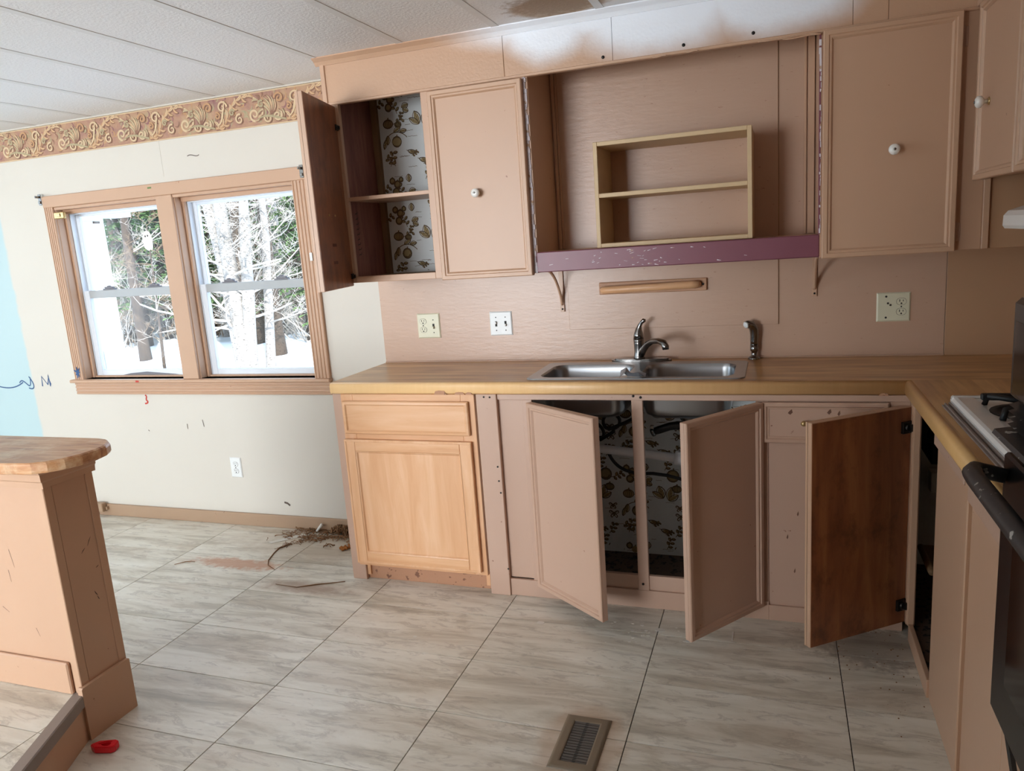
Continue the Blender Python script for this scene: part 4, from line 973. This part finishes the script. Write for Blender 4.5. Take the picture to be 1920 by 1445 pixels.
for x, z, w_ in ((.045, .798, .010), (.17, .80, .009), (.20, .795, .006), (.07, .42, .004), (.035, .33, .004), (.06, .20, .004)):
    yy = -.5083 if z > .7 else -.4943
    cd.prism([(x-w_, z-.004), (x-w_*.2, z-.010), (x+w_*.6, z-.002), (x+w_*.3, z+.010), (x-w_*.5, z+.003)], yy, yy+.001, 'y')
build(cd, 'paint_chips', 'chip', dc, kind='stuff')
build(B(.355, .418, -.500, -.494, .80, .835), 'broken_trim', 'base_mould', dc)
build(B(.410, .418, -.478, -.02, .0, CB-.004, b=0), 'side_panel', 'dark', dc)

XF = .432
rb = thing('corner_cabinet', (.65, -.9, 0), 'tan corner base cabinet with a brown backed door swung open', 'cabinet')
build(B(.4205, .445, -.548, -.506, .050, .832, b=.004), 'stile', 'tan', rb)
build(B(.4185, .4205, -.535, -.48, .050, .85, b=0), 'corner_strip', 'tan_mould', rb)
build(B(.445, .92, -.020, -.016, .012, CB-.004, b=0), 'back_lining', 'toile', rb)
build(B(.4405, .92, -.89, -.02, .001, .05, b=0), 'floor_board', 'dirtfloor', rb)
build(B(.425, .440, -.89, -.548, 0, .060), 'toe_board', 'tan', rb)
build(B(XF+.02, .90, -.890, -.880, .05, CB-.035, b=0), 'partition', 'dark', rb)
build(B(XF, XF+.018, -1.245, -.883, 0, .80), 'face_panel', 'tan', rb); build(B(XF-.011, XF+.018, -1.245, -.883, .798, .856, b=.003), 'top_rail', 'tan_worn', rb)
build(MB().box(XF-.007, XF+.018, -1.275, -1.245, 0, .82, b=.003).box(XF-.010, XF+.018, -1.290, -1.275, 0, .82, b=.003), 'stile', 'tan_mould', rb)
build(B(XF, XF+.018, -1.615, -1.290, 0, .80), 'face_panel', 'tan', rb); build(B(XF-.011, XF+.018, -1.615, -1.290, .776, .856, b=.003), 'top_rail', 'tan_worn', rb)
build(B(XF, XF+.018, -2.4, -1.616, 0, .452), 'lower_panel', 'tan', rb)
build(MB().box(.50, .80, -.50, -.28, .225, .243).tube([(.50, -.50, .234), (.50, -.28, .234)], .012, 10), 'turntable_shelf', 'cleat', rb)
build(MB().box(.52, .60, -.30, -.10, .56, .70).tube(bez((.50, -.35, .72), (.47, -.35, .66), (.50, -.35, .64), (.54, -.35, .68)), .006, 8), 'junk', 'slot', rb)
build(MB().box(.56, .66, -.09, -.03, .38, .46), 'paper_patch', 'toile', rb)
d = slab_door(rb, (.4185, -.512), .402, .048, .822, R(-142), mat='tan', back='ply', name='door')
for z in (.12, .755): cup_hinge(d, .022, z, -1)

# ------------------------------------------------------------------ cooktop and oven
ck = thing('cooktop', (.68, -1.22, CT), 'white enamel cooktop with black grates set into the side worktop', 'cooktop')
build(MB().box(.440, .462, -1.59, -.865, CT, CT+.004, b=.001).box(.446, .452, -1.59, -.865, CT+.004, CT+.009, b=.001).box(.458, .470, -1.59, -.858, CT+.004, CT+.010, b=.001), 'metal_trim', 'greystrip', ck)
build(MB().prism([(.464, CT+.008), (.463, CT+.016), (.468, CT+.024), (.476, CT+.027), (.515, CT+.027), (.520, CT+.022), (.87, CT+.022), (.875, CT+.027), (.91, CT+.027), (.91, CT+.004), (.468, CT+.004)], -1.60, -.852, 'y').box(.464, .91, -.872, -.850, CT+.004, CT+.029, b=.004), 'top_pan', 'enamel', ck)
for cx, cy in ((.615, -1.03), (.615, -1.40), (.80, -1.03)):
    build(MB().lathe([(.095, .0), (.095, .003), (.078, .004), (.07, .001)], (cx, cy, CT+.0215), 'z', 24), 'burner_bowl', 'castiron', ck)
    g_ = MB().lathe([(.036, .0), (.036, .012), (.024, .016), (.01, .016)], (cx, cy, CT+.024), 'z', 16)
    for k in range(4):
        a = math.pi/4+k*math.pi/2; c_, s_ = math.cos(a), math.sin(a)
        g_.tube([(cx+c_*.03, cy+s_*.03, CT+.048), (cx+c_*.115, cy+s_*.115, CT+.048), (cx+c_*.125, cy+s_*.125, CT+.023)], .008, 6)
    g_.box(cx-.098, cx+.098, cy+.076, cy+.094, CT+.036, CT+.054, b=.003)
    build(g_, 'grate', 'castiron', ck)
for x, y in ((.555, -1.20), (.562, -1.225)): build(MB().lathe([(.006, 0), (.006, .001), (.002, .0015)], (x, y, CT+.022), 'z', 8), 'spot', 'slot', ck)

ov = thing('wall_oven', (.68, -1.98, .455), 'black double oven with a dusty bar handle at the right edge', 'oven')
OY = -1.622
build(MB().box(.440, .91, -2.36, OY+.02, .460, 1.275, b=.004), 'casing', 'black', ov)
build(B(.405, .440, -2.36, OY, .462, .995, b=.005), 'door', 'black', ov)
build(B(.4035, .406, -2.28, OY-.09, .56, .90, b=.0005), 'door_glass', 'blackglass', ov)
build(B(.408, .440, -2.36, OY+.004, 1.098, 1.286, b=.012), 'upper_door', 'black', ov)
build(B(.4065, .4095, -2.36, OY-.02, 1.112, 1.245, b=.0005), 'upper_glass', 'blackglass', ov)
lv_ = MB()
for k in range(3): pass
for k in range(4):
    z = 1.046+.0125*k
    o = build(MB().prism([(.412, z), (.408, z+.003), (.430, z+.010), (.434, z+.007)], -2.36, OY+.002, 'y'), 'louver', 'blackdusty', ov)
build(MB().prism([(.440, 1.018), (.392, 1.022), (.386, 1.028), (.390, 1.036), (.440, 1.044)], -2.36, OY+.012, 'y'), 'lip', 'blackdusty', ov)
build(MB().tube([(.404, OY-.03, .955), (.375, OY-.022, .960), (.352, OY-.028, .966), (.342, OY-.055, .968), (.340, OY-.10, .968), (.340, -2.25, .968), (.352, -2.30, .968), (.404, -2.30, .960)], [.014, .015, .016, .017, .017, .017, .016, .015], 14), 'handle', 'blackdusty', ov)
build(MB().prism([(-1.60, .452), (-1.66, .448), (-1.75, .36), (-1.83, .23), (-1.80, .23), (-1.72, .36), (-1.65, .43)], .424, .434, 'x'), 'torn_gasket', 'slot', ov)
build(B(.436, .442, OY+.0005, OY+.018, .50, .99), 'side_trim', 'steel', ov)

# ------------------------------------------------------------------ peninsula
pn = thing('peninsula', (-2.3, -1.6, 0), 'tan half wall peninsula with a rounded wooden bar top', 'peninsula')
build(B(-2.62, -2.056, -1.676, -1.518, 0, .885, b=.001), 'core', 'tan', pn)
build(B(-2.62, -2.078, -1.682, -1.676, .15, .83, b=.001), 'front_panel', 'tan', pn)
build(B(-2.078, -2.050, -1.685, -1.655, .15, .83, b=.002), 'corner_trim', 'tan_mould', pn)
build(B(-2.056, -2.048, -1.540, -1.512, .15, .83, b=.002), 'corner_trim', 'tan_mould', pn)
build(B(-2.056, -2.0505, -1.655, -1.540, .15, .83, b=.001), 'end_panel', 'tan', pn)
build(B(-2.62, -2.082, -1.696, -1.682, .151, .258, b=.005), 'base_board', 'tan', pn)
build(MB().prism([(-1.696, .0), (-1.512, .0), (-1.512, .174), (-1.516, .178), (-1.692, .178), (-1.696, .174)], -2.056, -2.037, 'x'), 'base_block', 'tan', pn)
cap = MB()
CPF = [(0, .826), (.010, .828), (.012, .846), (.018, .852), (.020, .872), (.024, .878), (.024, .886), (0, .886)]
vs = []
for o_2, z_ in CPF: vs += [(-2.62, -1.678-o_2, z_), (-2.050+o_2*.8, -1.678-o_2, z_), (-2.050+o_2*.8, -1.505, z_)]
n_ = len(CPF); cap.add(vs, [(i*3+k, i*3+k+1, ((i+1) % n_)*3+k+1, ((i+1) % n_)*3+k) for i in range(n_) for k in range(2)]+[tuple(i*3+2 for i in range(n_))])
build(cap, 'cap_moulding', 'tan_mould', pn)
def toparc():
    o = [(-2.64, -1.745), (-2.10, -1.745), (-2.055, -1.738)]
    for k in range(9): a = R(-75+165*k/8); o.append((-2.045+.115*math.cos(a), -1.600+.137*math.sin(a)))
    return o+[(-2.64, -1.463)]
outl = toparc(); mb = MB(); n = len(outl); cxm, cym = -2.4, -1.6
def shr(p, s_): dxx, dyy = p[0]-cxm, p[1]-cym; L = math.hypot(dxx, dyy); return (p[0]-dxx/L*s_, p[1]-dyy/L*s_)
lays = [(.010, .8865), (.003, .889), (0, .895), (0, .912), (.003, .918), (.009, .9215)]
vs = [(*shr(p, s_), z) for s_, z in lays for p in outl]
mb.add(vs, [(i*n+k, i*n+(k+1) % n, (i+1)*n+(k+1) % n, (i+1)*n+k) for i in range(len(lays)-1) for k in range(n)]+[tuple(reversed(range(n))), tuple((len(lays)-1)*n+k for k in range(n))])
build(mb, 'bar_top', 'pinetop', pn)
sc2 = MB(); rd = random.Random(12)
for (y, z, L, a) in ((-1.575, .60, .03, 1.0), (-1.60, .585, .02, .7), (-1.56, .52, .012, .4), (-1.58, .45, .02, -1.1), (-1.573, .43, .015, -1.2)):
    sc2.ribbon([(y, z), (y+L*.5*math.cos(a), z+L*.6*math.sin(a)), (y+L*math.cos(a), z+L*math.sin(a))], [.001, .003, .001], lambda u, v_: (-2.0501, u, v_))
for (x, z, L, a) in ((-2.25, .62, .06, -1.4), (-2.27, .55, .04, -1.5), (-2.33, .42, .03, -.6), (-2.20, .36, .03, -1.2)):
    sc2.ribbon([(x, z), (x+L*math.cos(a), z+L*math.sin(a))], [.002, .001], lambda u, v_: (u, -1.6823, v_))
build(sc2, 'scratches', 'pencil', pn, kind='stuff')

# ------------------------------------------------------------------ floor register and clutter
fr_ = thing('floor_register', (-.54, -1.34, 0), 'brown metal floor register with dusty louvers set in the tiles', 'floor register')
xa, xb, ya, yb = -.612, -.474, -1.462, -1.222
build(MB().frame(xa, xb, ya, yb, 0, [(0, .0004), (.001, .003), (.006, .0055), (.010, .0062), (.026, .0062), (.030, .0050), (.031, .0012)]).xf(lambda x, y, z: (x, z, -y)), 'frame', 'regframe', fr_)
build(B(xa+.030, xb-.030, ya+.024, yb-.024, .0011, .0014, b=0), 'dark_throat', 'slot', fr_)
sl0 = None
for k in range(16):
    y = ya+.034+k*(yb-ya-.066)/15
    if sl0: share(sl0, fr_, (0, y-ya-.034, 0))
    else: sl0 = build(MB().prism([(y-.0035, .0016), (y+.0012, .0048), (y+.0028, .0044), (y-.002, .0015)], xa+.031, xb-.031, 'x'), 'slat', 'dustslat', fr_)
rcp = MB()
o1 = [(-.042, .0), (-.020, .017), (.030, .020), (.042, .012), (.042, -.012), (.030, -.020), (-.020, -.017)]; i1 = [(-.012, .0), (.004, .009), (.020, .009), (.022, .0), (.020, -.009), (.004, -.009), (-.002, -.004)]
bm = bmesh.new()
def lp(pts, z):
    vs = [bm.verts.new((p[0], p[1], z)) for p in pts]; return vs, [bm.edges.new((vs[i], vs[(i+1) % len(vs)])) for i in range(len(vs))]
vo, eo = lp(o1, 0); vi, ei = lp(i1, 0); rr = bmesh.ops.triangle_fill(bm, use_beauty=True, edges=eo+ei)
ex_ = bmesh.ops.extrude_face_region(bm, geom=bm.faces[:]); bmesh.ops.translate(bm, vec=(0, 0, .022), verts=[g for g in ex_['geom'] if isinstance(g, bmesh.types.BMVert)])
bmesh.ops.recalc_face_normals(bm, faces=bm.faces[:]); bmesh.ops.bevel(bm, geom=[e for e in bm.edges if e.calc_face_angle(0) > .6], offset=.003, segments=2, affect='EDGES')
me = bpy.data.meshes.new('plastic_clip'); bm.to_mesh(me); bm.free(); me.materials.append(M['red'])
o = bpy.data.objects.new('plastic_clip', me); COL.objects.link(o); o.location = (-1.955, -1.722, .001); o.rotation_euler = (0, 0, R(18)); tag(o, 'small red plastic clip lying on the floor by the step', 'clip')

deb = MB(); rd = random.Random(21)
def squiggle(x, y, L, a, r, z=.004, n=7, lift=.006):
    pts = [(x, y, z)]
    for k in range(n): a += rd.uniform(-.6, .6); x += L/n*math.cos(a); y += L/n*math.sin(a); y = min(y, -.018); pts.append((x, y, z+rd.random()*lift))
    deb.tube(pts, [r]+[r*rd.uniform(.5, 1.2) for _ in range(n)], 5)
for _ in range(150): squiggle(rd.uniform(-2.42, -1.84), -.02-abs(rd.gauss(0, .07)), rd.uniform(.03, .12), rd.uniform(-.6, 3.6), rd.uniform(.001, .0032), .003, 6, .014)
for _ in range(40): squiggle(-2.15+rd.gauss(0, .02), -.035+rd.gauss(0, .012), .05, rd.uniform(0, 6.3), .003, .012, 6, .035)
for _ in range(40): q = rd.random(); squiggle(-2.10-.28*q, -.05-.18*q+rd.gauss(0, .012), .05, rd.uniform(2.6, 4.2), .0026*(1.1-q*.6), .003, 6, .008)
for _ in range(20): squiggle(-2.55+rd.uniform(0, .3), -.10+rd.gauss(0, .03), .05, rd.uniform(-.5, .5), .0016, .003, 5, .004)
deb.tube([(-2.36, -.215, .003), (-2.385, -.26, .003), (-2.372, -.32, .003), (-2.345, -.40, .003), (-2.31, -.45, .003), (-2.24, -.49, .002)], [.004, .004, .003, .003, .002, .001], 5)
deb.tube([(-2.14, -.62, .002), (-2.02, -.63, .003), (-1.95, -.59, .003), (-1.86, -.55, .003), (-1.83, -.535, .003)], [.001, .002, .003, .002, .002], 5)
tag(build(deb, 'plant_debris', 'dirt'), 'dried brown roots and dirt strewn along the baseboard by the cabinets', 'debris', None, 'stuff')
pc = MB(); pc.prism([(-2.50, -.20), (-2.47, -.215), (-2.33, -.075), (-2.27, -.055), (-2.34, -.052), (-2.38, -.072)], .001, .0022, 'z'); tag(build(pc, 'paper_scrap', 'paper'), 'long pale scrap of torn vinyl on the stained floor', 'scrap')
pc = MB().tube([(-2.305, -.045, .01), (-2.285, -.035, .035), (-2.275, -.03, .045)], [.006, .008, .010], 8); tag(build(pc, 'cork_stub', 'paper'), 'small whitish stub among the dried roots', 'scrap')
pc = MB()
for _ in range(14): pc.tube([(-2.035+rd.gauss(0, .015), -.21+rd.gauss(0, .012), .004), (-2.03+rd.gauss(0, .015), -.205+rd.gauss(0, .012), .012)], .006, 6)
tag(build(pc, 'rust_crumbs', 'rust'), 'small heap of orange brown crumbs near the baseboard', 'crumbs', None, 'stuff')
ft = MB(); rd = random.Random(33)
for _ in range(34):
    x, y = rd.uniform(-.72, -.30), -.63-.25*rd.random()*rd.random(); r_ = rd.uniform(.002, .007)
    ft.prism([(x+r_*math.cos(k*1.05), y+.8*r_*math.sin(k*1.05)) for k in range(6)], .0003, .0012, 'z')
for x, y, r_ in ((-.86, -.70, .010), (-.41, -.66, .012), (-.30, -.72, .008), (-1.24, -.62, .008), (-1.3, -.9, .005)): ft.prism([(x+r_*1.6*math.cos(k*.7), y+r_*math.sin(k*.7)) for k in range(9)], .0003, .0012, 'z')
ft.box(-.155, -.15, -.68, -.62, .0005, .002, b=0)
tag(build(ft, 'paint_drips', 'paper'), 'dried white paint drips speckled over the tiles before the sink', 'paint drips', None, 'stuff')
gb = MB()
for _ in range(70):
    x, y = rd.uniform(.12, .43), -.52-.35*rd.random()**2
    if rd.random() < .35: x, y = rd.uniform(.3, .425), rd.uniform(-1.2, -.6)
    r_ = rd.uniform(.0006, .0022); gb.box(x, x+2*r_, y, y+r_*1.5, .0003, r_*1.2, b=0)
tag(build(gb, 'floor_grit', 'dirt'), 'dark grit scattered on the tiles under the brown door', 'grit', None, 'stuff')
tw = MB().tube([(-2.80, -.535, .003), (-2.765, -.50, .004), (-2.74, -.488, .004), (-2.715, -.488, .003)], [.0015, .0025, .002, .001], 6); tag(build(tw, 'twig', 'dirt'), 'short dark twig on the tiles in front of the windows', 'twig')

# ghost sticker on the glass of the left window
gh = MB(); gx_, gz_ = -3.285, 1.585
gp = [(.0, -.052), (.012, -.045), (.024, -.050), (.032, -.030), (.034, .0), (.030, .032), (.018, .052), (.0, .058), (-.018, .052), (-.028, .03), (-.036, .012), (-.044, .0), (-.032, -.006), (-.030, -.032), (-.016, -.044)]
gh.prism([(gx_+p[0], gz_+p[1]) for p in gp], .1125, .1122, 'y')
gt = thing('window_sticker', (gx_, .1125, gz_), 'white sticker of a little sheet shape on the left window glass', 'sticker')
build(gh, 'film', 'hardboard', gt)
build(MB().prism([(gx_+.005+.005*math.cos(k), gz_+.03+.006*math.sin(k)) for k in range(6)], .1121, .1119, 'y').prism([(gx_-.012+.005*math.cos(k), gz_+.028+.006*math.sin(k)) for k in range(6)], .1121, .1119, 'y'), 'spots', 'slot', gt)

# ------------------------------------------------------------------ outdoors
sn = MB(); rd = random.Random(7); NX, NY = 40, 30
def gz(x, y): return -.62+.10*math.sin(x*.7+1)*math.sin(y*.5)+.05*math.sin(x*1.9)*math.cos(y*1.3)+max(0, y-9)*.06+max(0, y-20)*.10
vs = [(-42+50*i/NX, .3+38*(j/NY)**1.4, 0) for j in range(NY+1) for i in range(NX+1)]
vs = [(x, y, gz(x, y)) for x, y, _ in vs]
sn.add(vs, [(j*(NX+1)+i, j*(NX+1)+i+1, (j+1)*(NX+1)+i+1, (j+1)*(NX+1)+i) for j in range(NY) for i in range(NX)], True)
tag(build(sn, 'ground_snow', 'snow'), kind='structure')

hw = thing('house_wing', (-6.6, 1.4, -.6), 'white sided wing of the house seen through the left window', 'building')
build(B(-9.0, -6.10, .16, 2.45, -.7, 2.1, b=0), 'wall', 'siding', hw)
for k in range(9): build(B(-6.098, -6.092, .16+.254*k+.004, .16+.254*(k+1)-.004, -.7, 1.90, b=.002), 'siding_board', 'siding', hw)
build(B(-6.12, -5.92, .16, 2.62, 1.93, 2.09, b=.004), 'fascia', 'fascia', hw); build(MB().prism([(-9.2, 2.6), (-9.2, 2.66), (-5.90, 2.16), (-5.90, 2.09)], .16, 2.65, 'y'), 'roof', 'fascia', hw)
build(MB().box(-6.093, -6.088, 2.05, 2.2, 1.86, 1.88).box(-6.093, -6.088, 2.32, 2.40, 1.88, 1.90), 'bare_patch', 'bark_brown', hw)

def limb(mb, p, d, L, r, rd, depth, nseg=6, curl=.25, taperto=.45):
    pts = [Vector(p)]; d = Vector(d).normalized(); rs = [r]
    for k in range(nseg):
        d = (d+Vector((rd.gauss(0, curl), rd.gauss(0, curl), rd.gauss(0, curl)+.04))*.45).normalized()
        pts.append(pts[-1]+d*L/nseg); rs.append(r*(1-(1-taperto)*(k+1)/nseg))
    mb.tube(pts, rs, 6 if r > .02 else 4 if r > .006 else 3, caps=False)
    if depth > 0:
        for _ in range(rd.randint(3, 5) if depth > 1 else rd.randint(3, 6)):
            k = rd.randint(1, nseg); a = rd.uniform(0, 6.28); side = Vector((math.cos(a), math.sin(a), rd.uniform(.0, .7)))
            limb(mb, pts[k], (d*.5+side*.8), L*rd.uniform(.35, .65), max(rs[k]*rd.uniform(.3, .55), .004), rd, depth-1, 5, .35, .3)
def bare_tree(x, y, h, r, lean, seed, bark, twig, label, group=None, forks=(), nb=16, name='bare_tree'):
    Y_near = y < 9.5; rd = random.Random(seed); z = gz(x, y)-.45
    o = thing(name, (x, y, z), label, 'tree', group); tm = MB(); bmh = MB()
    stems = [((0, 0), lean, 1.0)]+[((.0, .0), l_, s_) for l_, s_ in forks]
    for (q, ln_, sc_) in stems:
        n = 9; pts = []; rs = []
        for k in range(n+1):
            u = k/n; pts.append((x+ln_[0]*h*u+rd.gauss(0, .02)*u*h*.3, y+ln_[1]*h*u, z+h*u*sc_)); rs.append(r*sc_*(1-.72*u)*(1.25 if k == 0 else 1))
        tm.tube(pts, rs, 9, caps=True)
        for _ in range(nb):
            k = rd.randint(2, n); a = rd.uniform(0, 6.28)
            limb(bmh, pts[k], (math.cos(a), math.sin(a), rd.uniform(-.1, .8)), rd.uniform(.5, 1.6)*(1.1-.4*k/n), max(rs[k]*.2, .006), rd, 3 if Y_near else 2)
    build(tm, 'trunk', bark, o); b_ = build(bmh, 'branches', twig, o); return o
def wx(px, Y):          # world x of the photo column px at depth Y, on the level of the lower panes
    tab = {8: ((210, -12.29), (265, -11.55), (320, -10.84), (400, -9.84), (440, -9.36), (490, -8.78), (560, -7.985), (590, -7.655)), 12: ((210, -16.67), (265, -15.68), (320, -14.71), (400, -13.36), (440, -12.71), (490, -11.91), (560, -10.84), (590, -10.39))}
    def ip(t_):
        for (a, xa_), (b, xb_) in zip(t_, t_[1:]):
            if px <= b or b == t_[-1][0]: return xa_+(xb_-xa_)*(px-a)/(b-a)
    u = (Y-8)/4; return ip(tab[8])*(1-u)+ip(tab[12])*u
bare_tree(wx(452, 7.5), 7.5, 7.0, .17, (-.03, 0), 1, 'bark_white', 'twig', 'pale forked tree trunk nearest the right window', forks=(((-.10, .02), .9), ((.06, .03), .85)))
bare_tree(wx(492, 8.2), 8.2, 6.5, .10, (.10, 0), 2, 'bark_white', 'twig', 'slim pale tree leaning right in the right window')
bare_tree(wx(472, 11), 11, 9, .27, (0, 0), 3, 'bark_brown', 'twig', 'thick brown trunk behind the forked pale tree', nb=14)
bare_tree(wx(515, 10), 10, 8, .17, (.01, 0), 4, 'bark_brown', 'twig', 'grey brown trunk behind the leaning pale tree')
bare_tree(wx(545, 12), 12, 8, .14, (-.03, 0), 5, 'bark_white', 'twig', 'pale tree standing in snow at the right pane edge')
bare_tree(wx(262, 9), 9, 8, .12, (0, 0), 6, 'bark_brown', 'twig', 'rough brown trunk beside the white house wing', nb=18)
bare_tree(wx(292, 8), 8, 3.2, .035, (.05, 0), 8, 'bark_brown', 'twig_brown', 'thin dark sapling in snow in the left window', nb=12)
bare_tree(wx(240, 12), 12, 8, .12, (.03, 0), 9, 'bark_brown', 'twig', 'pale branched tree close behind the house wing', nb=20)
bare_tree(wx(420, 12), 12, 8, .12, (.02, 0), 10, 'bark_white', 'twig', 'pale tree far behind the left edge of the right window', nb=18)
for k, (px, Y) in enumerate(((225, 15), (300, 14), (345, 13), (395, 16), (440, 15), (500, 15), (530, 16), (575, 14), (620, 15))):
    bare_tree(wx(px, Y), Y, 8+k % 3, .10+.02*(k % 3), (.02*(k % 3-1), 0), 30+k, 'bark_brown' if k % 2 else 'bark_white', 'twig', 'bare grey tree in the distant woods beyond the windows', 'bare trees in the distant woods', nb=12)
def shrub(x, y, h, n, seed, label, group, twig):
    rd = random.Random(seed); z = gz(x, y)-.05; o = thing('bramble_bush', (x, y, z), label, 'bush', group); mb = MB()
    for _ in range(n):
        a = rd.uniform(0, 6.28); e = rd.uniform(.5, 1.4)
        limb(mb, (x+rd.gauss(0, .25), y+rd.gauss(0, .25), z), (math.cos(a)*.7, math.sin(a)*.7, e), h*rd.uniform(.6, 1.1), .016, rd, 2, 6, .3, .4)
    build(mb, 'branches', twig, o)
for k, (px, Y, h) in enumerate(((225, 11, 2.0), (250, 12, 2.0), (285, 13, 2.2), (320, 12, 1.8), (395, 12, 1.8), (420, 13, 2.2), (475, 13, 1.8), (510, 12, 1.6), (545, 13, 1.8), (575, 11.5, 1.5), (600, 13, 2.0), (350, 14, 2.4))):
    shrub(wx(px, Y), Y, h, 30, 60+k, 'tangled leafless bramble bush in the snow outside the windows', 'bramble bushes outside', 'twig_brown' if k % 3 else 'twig')
def conifer(x, y, h, rad, seed):
    rd = random.Random(seed); z = gz(x, y)-.1
    o = thing('evergreen_tree', (x, y, z), 'dense green evergreen tree in the woods beyond the windows', 'tree', 'evergreens beyond the windows')
    build(MB().tube([(x, y, z), (x+.05, y, z+h*.5), (x, y, z+h)], [.16, .10, .02], 8), 'trunk', 'bark_brown', o)
    mb = MB(); nw = int(h*3.0)
    for k in range(nw):
        u = k/nw; zz = z+h*(.17+.81*u); L = rad*(1-u)**.8*rd.uniform(.8, 1.1)
        for _ in range(8):
            a = rd.uniform(0, 6.28); c_, s_ = math.cos(a), math.sin(a); l_ = L*rd.uniform(.6, 1.1)
            for m_ in range(7):
                t_ = (m_+rd.random())/7; px_, py_, pz_ = x+c_*l_*t_, y+s_*l_*t_, zz-.35*l_*t_*t_+rd.gauss(0, .05)
                for _ in range(3):
                    b = a+rd.uniform(-1.3, 1.3); w_ = rd.uniform(.10, .22); hx, hy = math.cos(b)*w_, math.sin(b)*w_; tx, ty = -math.sin(b)*.03, math.cos(b)*.03
                    mb.add([(px_-tx, py_-ty, pz_), (px_+tx, py_+ty, pz_+.02), (px_+hx+tx*.5, py_+hy+ty*.5, pz_-rd.uniform(0, .08)), (px_+hx*.9-tx, py_+hy*.9-ty, pz_-.03)], [(0, 1, 2, 3)])
    f_ = build(mb, 'foliage', 'needles', o, kind='flat'); f_['kind'] = 'stuff'
for k, (px, Y, h, rad) in enumerate(((268, 11, 7, 1.5), (318, 12, 7, 1.5), (385, 11, 6.5, 1.3), (585, 11.5, 7, 1.5), (235, 14, 8, 1.9), (290, 16, 9, 2.0), (330, 14, 7, 2.2), (380, 17, 9, 2.1), (405, 13, 7, 2.0), (455, 18, 10, 2.2), (520, 17, 9, 2.1), (560, 14, 8, 2.2), (600, 17, 9, 2.1), (265, 20, 10, 2.3), (345, 21, 10, 2.3), (430, 23, 11, 2.3), (495, 22, 11, 2.3), (550, 24, 11, 2.3), (620, 22, 10, 2.3))):
    conifer(wx(px, Y), Y, h, rad, 80+k)
lg = MB().tube([(wx(300, 11), 11, gz(wx(300, 11), 11)+.95), (wx(345, 11), 10.8, gz(wx(345, 11), 11)+.9)], [.07, .09], 10)
tag(build(lg, 'fallen_log', 'logm'), 'dark fallen log leaning level among the brush in the left window', 'log')
